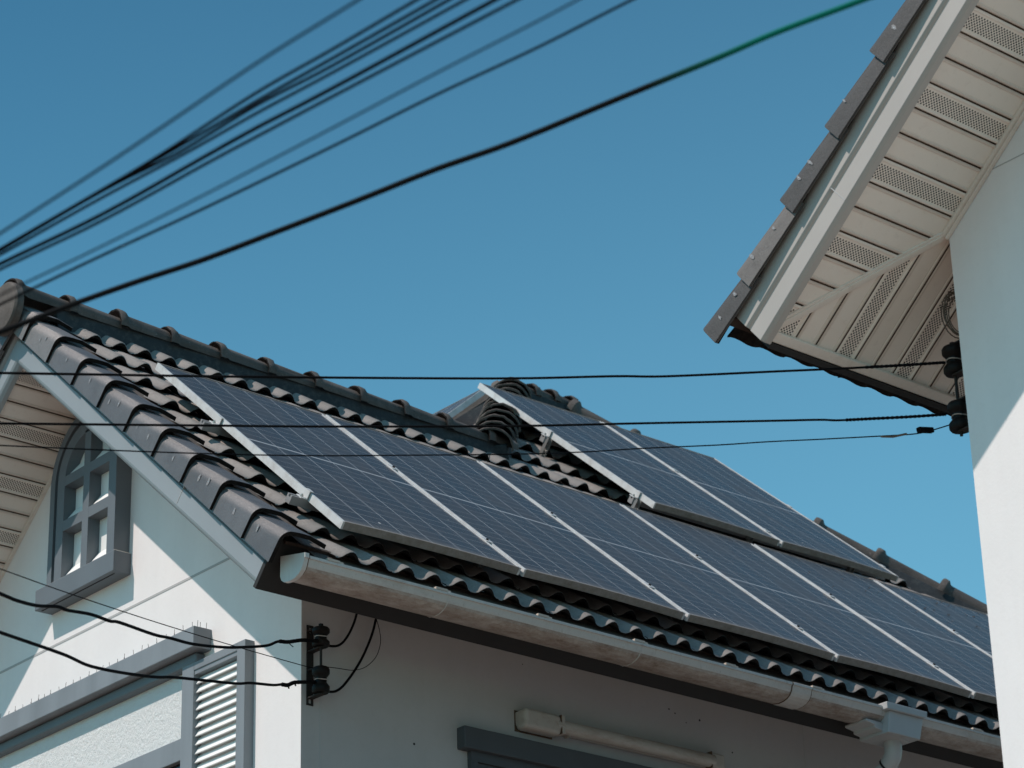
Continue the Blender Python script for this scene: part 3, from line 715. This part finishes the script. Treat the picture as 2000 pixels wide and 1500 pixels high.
# one more on the slope facing away, seen edge-on beyond the hip
ROTX = Matrix(((0, c, -k, 0), (-1, 0, 0, 0), (0, k, c, 0), (0, 0, 0, 1)))
H0 = Vector((4.5, 4.05, 3.285+Z0)) 
bl = H0 + Vector((c, 0, k))*(-2.56) + Vector((-k, 0, c))*.170; bl.y = 3.76 + PW
bl = site(bl)
panel_at(bl, ROTX, 'solar panel seen almost edge-on behind the stacked hip tiles', bow=0)

# rails with their clamps; rails pass under the panels
def rail(s, n, x0, x1, label, joints, ends, legs, hook_s=.0):
    root = thing('mounting_rail', label, 'mounting rail', RF(x0, s, n), 'rails under the solar panels')
    off = ORG[root.name]
    h, wd = .040, .040
    w = MB()
    w.prism([(-.02, 0), (-.02, -h), (.02, -h), (.02, 0), (.007, 0), (.007, -.012), (-.007, -.012), (-.007, 0)], lambda q, t: RF(t, s+q[0], n+q[1]), x0, x1)
    w.build('rail_bar', M['rail'], root)
    for x in joints:    # mid clamp: cap bridging two frames with a bolt
        w = MB(); w.box(x-.020, x+.020, s-.03, s+.03, n+PT+.0005, n+PT+.0045, RF)
        cl = w.build('mid_clamp', M['alu'], root)
        w = MB(); w.lathe(RF(x, s-.004, n+PT+.0045), RF(0, 0, 1-0) and Vector((0, -k, c)), [(0, .0075), (.006, .0075), (.006, .004)], 6); w.build('bolt', M['void'] if s < 2 else M['zinc'], cl)
    for x, sg in ends:  # end clamp: Z-shaped piece at the free edge
        w = MB()
        w.prism([(sg*.012, PT+.004), (-sg*.010, PT+.004), (-sg*.010, .004), (-sg*.040, .004), (-sg*.040, 0.0), (-sg*.006, 0.0), (-sg*.006, PT), (sg*.012, PT)], lambda q, t: RF(x+q[0], t, n+q[1]), s-.022, s+.022)
        cl = w.build('end_clamp', M['alu'], root)
        w = MB(); w.lathe(RF(x-sg*.026, s, n+.004), Vector((0, -k, c)), [(0, .008), (.008, .008), (.008, .0045), (.012, .0045)], 6); w.build('bolt', M['zinc'], cl)
    for x, foot in legs:      # slotted leg standing on the tiles
        w = MB()
        for dx in (-.017, .013): w.box(x+dx, x+dx+.004, s-.050, s-.022, foot, n+.0, RF)
        for j in range(5):
            zz = foot + (n-foot)*(j+.5)/5.5; w.box(x-.013, x+.013, s-.026, s-.022, zz-.006, zz+.006, RF)
        w.box(x-.017, x+.017, s-.05, s+.03, foot-.004, foot, RF)
        w.build('support_leg', M['zinc'], root)
    return root
J1 = [i*1.012-.010 for i in range(1, 6)]
rail(1.235, -PT-.001, -.085, 6.15, 'upper of the two rails carrying the lower panel row', J1, [(0, 1)], [(x, -.118) for x in (1.0, 2.2, 3.4, 4.6, 5.8)])
rail(.330, -PT-.001, -.085, 6.15, 'lower of the two rails carrying the lower panel row', J1, [(0, 1)], [(x, -.118) for x in (1.0, 2.2, 3.4, 4.6, 5.8)])
J2 = [UPX+1.002]
rail(3.235, UPN-PT-.001, UPX-.035, UPX+2.05, 'upper rail of the raised panel pair by the hip tiles', J2, [(UPX, 1), (UPX+1.012+PW, -1)], [(UPX-.012, -.122), (4.6, -.122)])
rail(2.270, UPN-PT-.001, UPX-.035, UPX+2.05, 'lower rail of the raised panel pair above the dark gap', J2, [(UPX, 1), (UPX+1.012+PW, -1)], [(UPX-.012, -.122), (4.25, -.122), (5.1, -.122)])

# ================================================================ WALL LIGHT
PLACE[0] = True
lg = thing('wall_light', 'grimy yellowed fluorescent batten light under the dark gutter board', 'light', (2.25, YW, Z0-.40))
w = MB()
def LF(x, h, z): return (x, YW-h, Z0+z)
w.box(1.60, 2.905, .003, .035, -.425, -.355, LF)
w.build('backplate', M['lamp'], lg, bevel=.008)
w = MB(); w.box(1.60, 1.83, .002, .085, -.448, -.347, LF); w.build('end_cap', M['lamp'], lg, bevel=.022, seg=4)
w = MB(); w.box(2.83, 2.925, .002, .075, -.432, -.352, LF); w.build('end_cap', M['lamp'], lg, bevel=.014, seg=4)
w = MB(); w.tube([LF(1.80, .055, -.398), LF(2.85, .055, -.394)], .034, 20); w.build('tube_cover', M['lamp_tube'], lg, smooth=50)
w = MB(); w.box(1.825, 1.845, .004, .088, -.441, -.350, LF); w.box(1.90-.004, 1.90+.0, .02, .06, -.44, -.41, LF); w.build('collar', M['lamp'], lg, bevel=.01)
w = MB(); w.box(1.822, 1.826, .004, .0875, -.442, -.349, LF); w.box(2.826, 2.830, .004, .078, -.434, -.350, LF); w.box(1.5985, 1.832, .0005, .004, -.4495, -.3455, LF); w.build('seam', M['grime'], lg)

# ================================================================ INSULATORS AND CABLES
def spool(mb, base, h, r):
    mb.lathe(base, (0, 0, 1), [(0, r*.55), (0, r*.86), (h*.08, r), (h*.24, r), (h*.32, r*.84), (h*.40, r*.66), (h*.60, r*.66), (h*.68, r*.84), (h*.76, r), (h*.92, r), (h, r*.86), (h, r*.5)], 24)
def rack(name, label, x, y, zs, hs, r, plate, group):
    t_ = thing(name, label, 'insulator rack', (x, y, zs[0]), group)
    w = MB(); px0, px1, py, pz0, pz1 = plate
    w.box(px0, px1, py-.006, py, pz0+.045, pz1-.045)
    for zz in (pz0, pz1-.045):      # slotted ends
        w.box(px0, px0+.010, py-.006, py, zz, zz+.045); w.box(px1-.010, px1, py-.006, py, zz, zz+.045)
        w.box(px0+.010, px1-.010, py-.006, py, zz, zz+.008); w.box(px0+.010, px1-.010, py-.006, py, zz+.034, zz+.045)
    w.build('back_plate', M['rust'], t_)
    for z, h in zip(zs, hs):
        w = MB(); spool(w, (x, y, z-h/2), h, r); w.build('insulator', M['ceramic'], t_, smooth=40)
        ym = (py + y)/2; xm = (px0+px1)/2
        for zz in (z-h/2-.008, z+h/2+.002):
            lo_ = Vector((xm, py, zz)); hi_ = Vector((x, y, zz)); d_ = (hi_-lo_); sd_ = Vector((-d_.y, d_.x, 0)).normalized()*.016
            w = MB(); w.prism([tuple(lo_-sd_)[:2], tuple(lo_+sd_)[:2], tuple(hi_+sd_)[:2], tuple(hi_+d_.normalized()*.018)[:2], tuple(hi_-sd_)[:2]], lambda q, t: (q[0], q[1], t), zz, zz+.006)
            w.build('bracket_arm', M['rust'], t_)
        w = MB(); w.tube([(x+.0+r*.70*math.cos(a*.4), y+r*.70*math.sin(a*.4), z+.002*math.sin(a)) for a in range(17)], .0022, 6)
        w.build('tie_wire', M['zinc'], t_)
    w = MB(); w.tube([(x, y, min(zs)-hs[0]/2-.022), (x, y, max(zs)+hs[0]/2+.016)], .0062, 10); w.lathe((x, y, max(zs)+hs[0]/2+.009), (0, 0, 1), [(0, .012), (.01, .012)], 6)
    w.build('rod', M['rust'], t_)
    return t_
XI, YI = .398, .700
rack('insulator_rack', 'black two-spool cable rack on the white wall under the gutter', XI, YI, [Z0-.250, Z0-.452], [.088, .118], .040, (.378, .414, YW-.001, Z0-.548, Z0-.172), 'cable racks on the house walls')
rack('insulator_rack', 'black two-spool cable rack hanging at the near wall corner', .845, -2.69, [5.942, 5.712], [.112, .112], .043, (.815, .855, -2.801, 5.62, 6.04), 'cable racks on the house walls')
WIRES = {"A": [[-4.597,-4.506,3.769],[-4.446,-4.867,3.906],[-4.351,-5.117,3.991],[-4.262,-5.391,4.076],[-4.199,-5.588,4.126],[-4.102,-5.944,4.201]],"B1": [[-4.205,-3.683,4.181],[-4.072,-4.203,4.264],[-4.006,-4.489,4.303],[-3.97,-4.658,4.326],[-3.926,-4.912,4.361],[-3.889,-5.112,4.378],[-3.854,-5.327,4.395],[-3.796,-5.767,4.416]],"B2": [[-4.204,-3.682,4.178],[-4.07,-4.199,4.264],[-4.002,-4.483,4.306],[-3.958,-4.676,4.329],[-3.914,-4.895,4.354],[-3.875,-5.094,4.372],[-3.83,-5.353,4.391],[-3.77,-5.787,4.41]],"B3": [[-4.165,-3.599,4.217],[-4.024,-4.116,4.31],[-3.953,-4.402,4.354],[-3.899,-4.605,4.375],[-3.856,-4.814,4.403],[-3.812,-5.01,4.419],[-3.758,-5.305,4.443],[-3.694,-5.743,4.465]],"B4": [[-4.243,-3.764,4.135],[-4.068,-4.196,4.254],[-3.977,-4.443,4.314],[-3.907,-4.637,4.354],[-3.852,-4.807,4.389],[-3.795,-4.987,4.42],[-3.708,-5.294,4.468],[-3.612,-5.701,4.515]],"B5": [[-4.245,-3.766,4.141],[-4.058,-4.181,4.242],[-3.959,-4.417,4.292],[-3.874,-4.661,4.348],[-3.833,-4.782,4.374],[-3.774,-4.96,4.405],[-3.667,-5.334,4.464],[-3.571,-5.738,4.51]],"B6": [[-4.282,-3.846,4.093],[-4.097,-4.251,4.189],[-3.999,-4.483,4.237],[-3.913,-4.721,4.291],[-3.873,-4.838,4.314],[-3.815,-5.014,4.346],[-3.693,-5.428,4.407],[-3.598,-5.821,4.446]],"C1": [[-4.472,-4.349,3.822],[-4.28,-4.671,3.934],[-4.201,-4.815,3.979],[-4.104,-5.007,4.037],[-3.993,-5.251,4.106],[-3.912,-5.449,4.156],[-3.837,-5.645,4.198],[-3.81,-5.723,4.214],[-3.704,-6.067,4.275]],"C2": [[-4.209,-3.865,4.062],[-3.989,-4.209,4.196],[-3.909,-4.342,4.243],[-3.793,-4.544,4.306],[-3.658,-4.804,4.382],[-3.559,-5.016,4.439],[-3.465,-5.227,4.485],[-3.389,-5.424,4.527],[-3.261,-5.796,4.591]],"D": [[-4.023,-3.32,4.252],[-3.748,-3.645,4.378],[-3.635,-3.791,4.429],[-3.538,-3.918,4.468],[-3.449,-4.036,4.5],[-3.344,-4.191,4.545],[-3.243,-4.348,4.588],[-3.147,-4.508,4.629],[-3.052,-4.666,4.661],[-2.938,-4.886,4.709],[-2.831,-5.106,4.752],[-2.774,-5.237,4.776],[-2.694,-5.418,4.799],[-2.546,-5.797,4.835]],"H1": [[-3.029,-1.404,5.307],[-2.526,-1.484,5.405],[-2.181,-1.555,5.468],[-1.829,-1.639,5.528],[-1.291,-1.792,5.614],[-0.743,-1.976,5.695],[-0.376,-2.119,5.752],[-0.191,-2.194,5.775],[0.176,-2.359,5.834],[0.36,-2.446,5.862],[0.544,-2.536,5.89],[0.691,-2.611,5.913],[0.81,-2.674,5.932]],"H2": [[-2.988,-1.35,5.156],[-2.486,-1.431,5.254],[-2.141,-1.501,5.316],[-1.789,-1.585,5.375],[-1.358,-1.704,5.442],[-0.702,-1.922,5.539],[-0.243,-2.101,5.607],[0.22,-2.301,5.668],[0.405,-2.386,5.691],[0.472,-2.416,5.696],[0.59,-2.474,5.713],[0.737,-2.548,5.734],[0.862,-2.613,5.754]],"H3": [[-2.975,-1.333,5.108],[-2.469,-1.409,5.188],[-2.121,-1.475,5.238],[-1.767,-1.556,5.287],[-1.408,-1.653,5.337],[-1.046,-1.766,5.392],[-0.681,-1.893,5.445],[-0.425,-1.992,5.485],[-0.224,-2.076,5.521],[0.051,-2.195,5.564],[0.234,-2.28,5.595],[0.418,-2.367,5.622],[0.601,-2.457,5.649],[0.748,-2.531,5.671],[0.81,-2.567,5.688],[0.88,-2.61,5.716]],"L1": [[-3.137,-1.871,4.611],[-2.374,-1.284,4.818],[-1.89,-0.92,4.945],[-1.219,-0.424,5.125],[-0.506,0.093,5.32],[0.229,0.618,5.524],[0.404,0.741,5.575]],"L2": [[-3.126,-1.857,4.565],[-2.346,-1.244,4.75],[-2.241,-1.163,4.774],[-2.096,-1.055,4.817],[-1.958,-0.958,4.871],[-1.883,-0.902,4.89],[-1.716,-0.782,4.945],[-1.567,-0.671,4.983],[-1.489,-0.616,5.009],[-1.206,-0.406,5.081],[-1.067,-0.307,5.123],[-0.862,-0.159,5.182],[-0.589,0.031,5.277],[-0.397,0.162,5.353],[-0.172,0.315,5.448],[-0.057,0.395,5.512],[0.044,0.464,5.55],[0.184,0.558,5.613],[0.274,0.619,5.647],[0.393,0.7,5.692]],"L3": [[-3.095,-1.818,4.434],[-2.327,-1.224,4.626],[-2.118,-1.065,4.677],[-1.965,-0.949,4.714],[-1.847,-0.859,4.741],[-1.718,-0.758,4.766],[-1.612,-0.68,4.793],[-1.422,-0.542,4.85],[-1.175,-0.366,4.93],[-1.026,-0.262,4.986],[-0.826,-0.122,5.054],[-0.448,0.143,5.181],[-0.305,0.241,5.237],[-0.084,0.395,5.312],[0.011,0.46,5.35],[0.076,0.505,5.372],[0.148,0.555,5.411],[0.291,0.653,5.467],[0.428,0.747,5.519]],"T1": [[0.447,0.715,5.685],[0.505,0.735,5.7],[0.546,0.74,5.724],[0.583,0.742,5.771],[0.612,0.742,5.827],[0.633,0.742,5.888],[0.648,0.742,5.958]],"T2": [[0.447,0.715,5.469],[0.505,0.735,5.487],[0.557,0.74,5.528],[0.626,0.742,5.619],[0.676,0.742,5.705],[0.718,0.742,5.799],[0.745,0.742,5.889],[0.76,0.742,5.957]],"T3": [[0.424,0.715,5.582],[0.519,0.735,5.598],[0.61,0.74,5.608],[0.684,0.742,5.64],[0.743,0.742,5.701],[0.768,0.742,5.772],[0.762,0.742,5.833],[0.745,0.742,5.884],[0.73,0.742,5.939]]}
def smooth_path(pts, sub=5):
    pts = [Vector(q) for q in pts]; out = []
    for i in range(len(pts)-1):
        p0, p1, p2_, p3 = pts[max(i-1, 0)], pts[i], pts[i+1], pts[min(i+2, len(pts)-1)]
        for j in range(sub):
            t = j/sub
            out.append(.5*((2*p1) + (-p0+p2_)*t + (2*p0-5*p1+4*p2_-p3)*t*t + (-p0+3*p1-3*p2_+p3)*t**3))
    out.append(pts[-1]); return out
def cable(key, r, mat, label, group, name='overhead_cable', rough=0, start=0, sub=6):
    path = smooth_path(WIRES[key], sub); rd = random.Random(hash(key) % 97 if False else sum(map(ord, key)))
    if rough:
        n_ = len(path); rr = []
        for i in range(n_): rr.append(r*(1+(rd.uniform(0, rough) if i > start*n_ else 0)))
    else: rr = r
    w = MB(); w.tube(path, rr, 10)
    return tag(w.build(name, mat, smooth=60), label, 'cable', group)
GU = 'blurred overhead cables crossing the sky'
cable('A', .0025, M['grey_cable'], 'faint thin overhead cable, uppermost at the top left of the sky', GU)
for key, r, lab in (('B1', .0034, 'overhead cable on the upper edge of the dark bundle'), ('B2', .0036, 'overhead cable second from the top of the dark bundle'),
                    ('B3', .0036, 'overhead cable third from the top of the dark bundle'), ('B4', .0033, 'overhead cable fourth from the top of the dark bundle'),
                    ('B5', .0045, 'darkest lone overhead cable, second from the bottom of the bundle'), ('B6', .0034, 'overhead cable on the lower edge of the bundle')):
    cable(key, r, M['grey_cable'], lab, GU)
cable('C1', .0020, M['grey_cable'], 'faint overhead cable, upper one of the pair that meets the ridge at left', GU)
cable('C2', .0031, M['grey_cable'], 'overhead cable, lower one of the pair that meets the ridge at left', GU)
d = cable('D', .0070, M['green_fade'], 'thick black overhead cable turning green at its upper right end', GU)
GH = 'service cables running to the near wall rack'
h1 = cable('H1', .0044, M['black'], 'black service cable, top one of three, ending at the upper spool on the right', GH, 'service_cable')
h2 = cable('H2', .0042, M['black'], 'black service cable, middle one of three, ending at the lower spool on the right', GH, 'service_cable')
h3 = cable('H3', .0024, M['grey_cable'], 'thinnest service cable, lowest of three, with a splice near the right wall', GH, 'service_cable')
def wrap(key, f0, r, parent, name='binding', amp=.0022, mat='black'):
    pth = smooth_path(WIRES[key], 10); pth = pth[int(len(pth)*f0):]
    w = MB(); rr = [r+amp*(.5+.5*math.sin(i*1.9)) for i in range(len(pth)*3)]
    fine = []
    for i in range(len(pth)-1):
        for j in range(3): fine.append(pth[i].lerp(pth[i+1], j/3))
    w.tube(fine, rr[:len(fine)], 8); return w.build(name, M[mat], parent, smooth=60)
wrap('H1', .82, .0048, h1); wrap('H2', .77, .0048, h2)
w = MB(); w.tube([(.545, -2.558, 5.600), (.60, -2.567, 5.610), (.66, -2.582, 5.632)], .0042, 8); w.build('splice', M['brown_cable'], h3)
w = MB(); w.box(-.040, .040, -.010, .010, -.010, .010)
o = w.build('dead_end_clamp', M['black'], h3, bevel=.003, local=True); o.location = site((.748, -2.60, 5.664)); o.rotation_euler = (0, math.radians(-13), 0)
GL_ = 'service cables running to the wall rack under the gutter'
l2 = cable('L2', .0062, M['black'], 'wavy black service cable crossing the arched window sill, upper one of two', GL_, 'service_cable')
l3 = cable('L3', .0060, M['black'], 'black service cable crossing the long lintel, lower one of two', GL_, 'service_cable')
cable('L1', .0019, M['grey_cable'], 'thin straight grey wire crossing the arched window sill', GL_, 'service_cable')
wrap('L2', .80, .0064, l2, amp=.003); wrap('L3', .78, .0062, l3, amp=.0035)
w = MB()
q = Vector(WIRES['L2'][-4]); w.tube([q, q+Vector((.012, -.01, -.016)), q+Vector((.022, -.012, -.022))], .0022, 6); w.build('loose_end', M['black'], l2)
w = MB()
for ii in (-4, -3):
    q = Vector(WIRES['L3'][ii]); w.tube([q, q+Vector((.004, -.004, -.016))], .0035, 6)
w.build('loose_end', M['black'], l3)
GD = 'cables dropping behind the dark gutter board'
cable('T1', .0058, M['black'], 'short thick black cable curving from the upper spool up to the eave', GD, 'drop_cable')
cable('T2', .0060, M['black'], 'long thick black cable sweeping from the lower spool up to the eave', GD, 'drop_cable')
cable('T3', .0017, M['grey_cable'], 'thin wire looping from the cable rack up to the eave', GD, 'drop_cable')
# coil of spare cable hanging behind the corner of the near house
w = MB(); rd = random.Random(3)
CX = Vector((.835, -2.745, 6.115))
for j in range(7):
    a_, b_ = .058+rd.uniform(-.008, .008), .088+rd.uniform(-.012, .012); o_ = Vector((rd.uniform(-.008, .008), rd.uniform(-.015, .015), rd.uniform(-.012, .012)))
    pth = [CX+o_+Vector((a_*math.cos(i*math.pi/12)*.8, -a_*math.cos(i*math.pi/12)*.55, b_*math.sin(i*math.pi/12))) for i in range(25)]
    w.tube(pth, .0024, 6)
w.tube([CX+Vector((.0, 0, .085)), CX+Vector((-.004, 0, .15)), CX+Vector((.0, -.01, .22))], .0028, 6)
w.lathe(CX+Vector((0.006, 0, .075)), (0, 0, 1), [(0, .012), (.03, .014), (.032, .006)], 8)
tag(w.build('cable_coil', M['brown_cable'], smooth=60), 'coil of thin brown cable hung under the near house eave', 'cable coil')

# ================================================================ NEAR HOUSE (right)
p2 = math.radians(39.3); c2, k2 = math.cos(p2), math.sin(p2)
XB2, XG2, YW2, NS2 = .20, .755, -2.80, -1.425
nh = thing('neighbour_house', 'nearer white house cropped at right, seen from below its eaves', 'house', (XG2, YW2, 0))
def RN(x, s, n): return (x, -s*c2 + n*k2, s*k2 + n*c2 + Z0)
YR2 = -7.4
def zs2(y): return (NS2 - y*k2)/c2 + Z0     # soffit plane height at y
w = MB(); SZ = zs2(YW2)
w.prism([(YW2, 0), (YW2, SZ), (YR2, zs2(YR2)), (2*YR2-YW2, SZ), (2*YR2-YW2, 0)], lambda q, t: (t, q[0], q[1]), XG2, 12)
w.build('wall', M['wall'], nh)
w = MB(); w.prism([(-.0015, 0), (.004, 0), (.004, .004), (-.0015, .004)], lambda q, t: (XG2+q[0], t, Z0+.62+q[1]), YW2-.0, YR2)
w.build('wall_groove', M['groove'], nh)
bp2 = [(-.004, -1.21), (-.004, -1.336), (.002, -1.344), (.010, -1.350), (.010, -1.358), (0, -1.364), (0, -1.440), (.006, -1.446), (.016, -1.452), (.045, -1.452), (.045, -1.21)]
w = MB(); w.prism(bp2, lambda q, t: RN(XB2+q[0], t, q[1]), 1.805, 8.2)
w.build('bargeboard', M['barge_near'], nh, bevel=.0015, cuts=(((0, YR2, 0), (0, 1, 0)),))
w = MB(); w.prism([(-.0015, -1.30), (-.0015, -1.44), (.01, -1.44), (.01, -1.30)], lambda q, t: RN(XB2+q[0], t, q[1]), 2.418, 2.421); w.build('bargeboard_joint', M['groove'], nh)
# soffits: rake boards run to the wall, eave boards run across, mitred along the diagonal
mit = Vector((XB2+.03, -2.345, 0)); md_ = Vector((XG2-XB2-.03, YW2+2.345, 0)).normalized(); mn = Vector((md_.y, -md_.x, 0))
if mn.y > 0: mn = -mn
soffit_boards(RN, 3.258, -.1062, -40, 14, XB2+.04, XG2, NS2, (M['soffit_near'], M['perf_near']), nh, 'rake_soffit', cuts=((mit, mn), ((0, YR2, 0), (0, 1, 0))), mod=0)
soffit_boards(RN, .363, .1073, -3, 75, 1.845, 2.46, NS2+.001, (M['soffit_near'], M['perf_near']), nh, 'eave_soffit', cuts=((mit, -mn),), mod=2, along='y')
w = MB()        # mitre cover strip, wall moulding, eave trim
a_ = Vector(RN(XB2+.03, 1.850, NS2)); b_ = Vector(RN(XG2, 2.455, NS2))
a_.y = -2.340; a_.z = zs2(-2.340); b_.y = YW2; b_.z = zs2(YW2)
dd = (b_-a_).normalized(); nn_ = Vector((0, k2, c2)); sd_ = dd.cross(nn_)
for o0, o1, dz in ((-.024, .024, -.006), (-.012, .012, -.010)):
    w.prism([(o0, .002), (o1, .002), (o1-.003, dz), (o0+.003, dz)], lambda q, t: a_.lerp(b_, t) + sd_*q[0] + nn_*q[1], 0, 1)
w.build('mitre_strip', M['soffit_trim'], nh, bevel=.002)
w = MB(); w.box(XG2-.034, XG2-.001, 2.43, 7.2, NS2-.012, NS2+.004, RN); w.box(XG2-.02, XG2-.001, 2.43, 7.2, NS2-.022, NS2-.012, RN); w.build('soffit_moulding', M['soffit_trim'], nh, bevel=.004)
w = MB(); w.box(XB2+.045, 9, 1.815, 1.858, NS2-.020, NS2+.01, RN); w.build('eave_trim', M['soffit_trim'], nh, bevel=.005)
w = MB(); w.box(XB2+.045, 9, 1.790, 1.813, NS2-.027, -1.262, RN); w.build('fascia', M['fascia'], nh)
w = MB(); w.box(XB2-.01, 9, 1.765, 1.80, -1.262, -1.185, RN); w.build('eave_filler', M['eave_mortar'], nh)
# roof surface and tiles of the near house
CN = [1.69, 1.925] + [1.925+.3245*i for i in range(1, 20)]
def RNn(x, s, n): return RN(x, s, n)
roof = MB(); PH_keep = PH
tile_rows(roof, RNn, XB2+.09, XB2+.09+WV*58, CN, n0=-1.135, seed=21, ns=6)
roof.build('roof_tiles', [M['tile'], M['tile_edge']], nh, smooth=50, recalc=False, cuts=(((0, YR2, 0), (0, 1, 0)),))
w = MB(); w.quad(RN(XB2+.05, 1.79, -1.215), RN(12, 1.79, -1.215), RN(12, 10.1, -1.215), RN(XB2+.05, 10.1, -1.215))
w.build('roof_deck', M['eave_mortar'], nh, cuts=(((0, YR2, 0), (0, 1, 0)),))
def RN2(x, s, n): q = RN(x, s, n); return (q[0], 2*YR2-q[1], q[2])
w = MB(); w.quad(RN2(XB2, 1.79, -1.16), RN2(12, 1.79, -1.16), RN2(12, 10.1, -1.16), RN2(XB2, 10.1, -1.16))
w.build('roof_deck', M['ridge'], nh, cuts=(((0, YR2, 0), (0, -1, 0)),))
verge(RN, nh, M['verge_near'], XB2+.09, XB2-.042, [1.687] + [1.940+.3245*i for i in range(20)], -1.138, .139, .3, 8.2, blot=True, seed=31, first_in=XB2+.0)

# nothing stands by itself: origin bookkeeping only
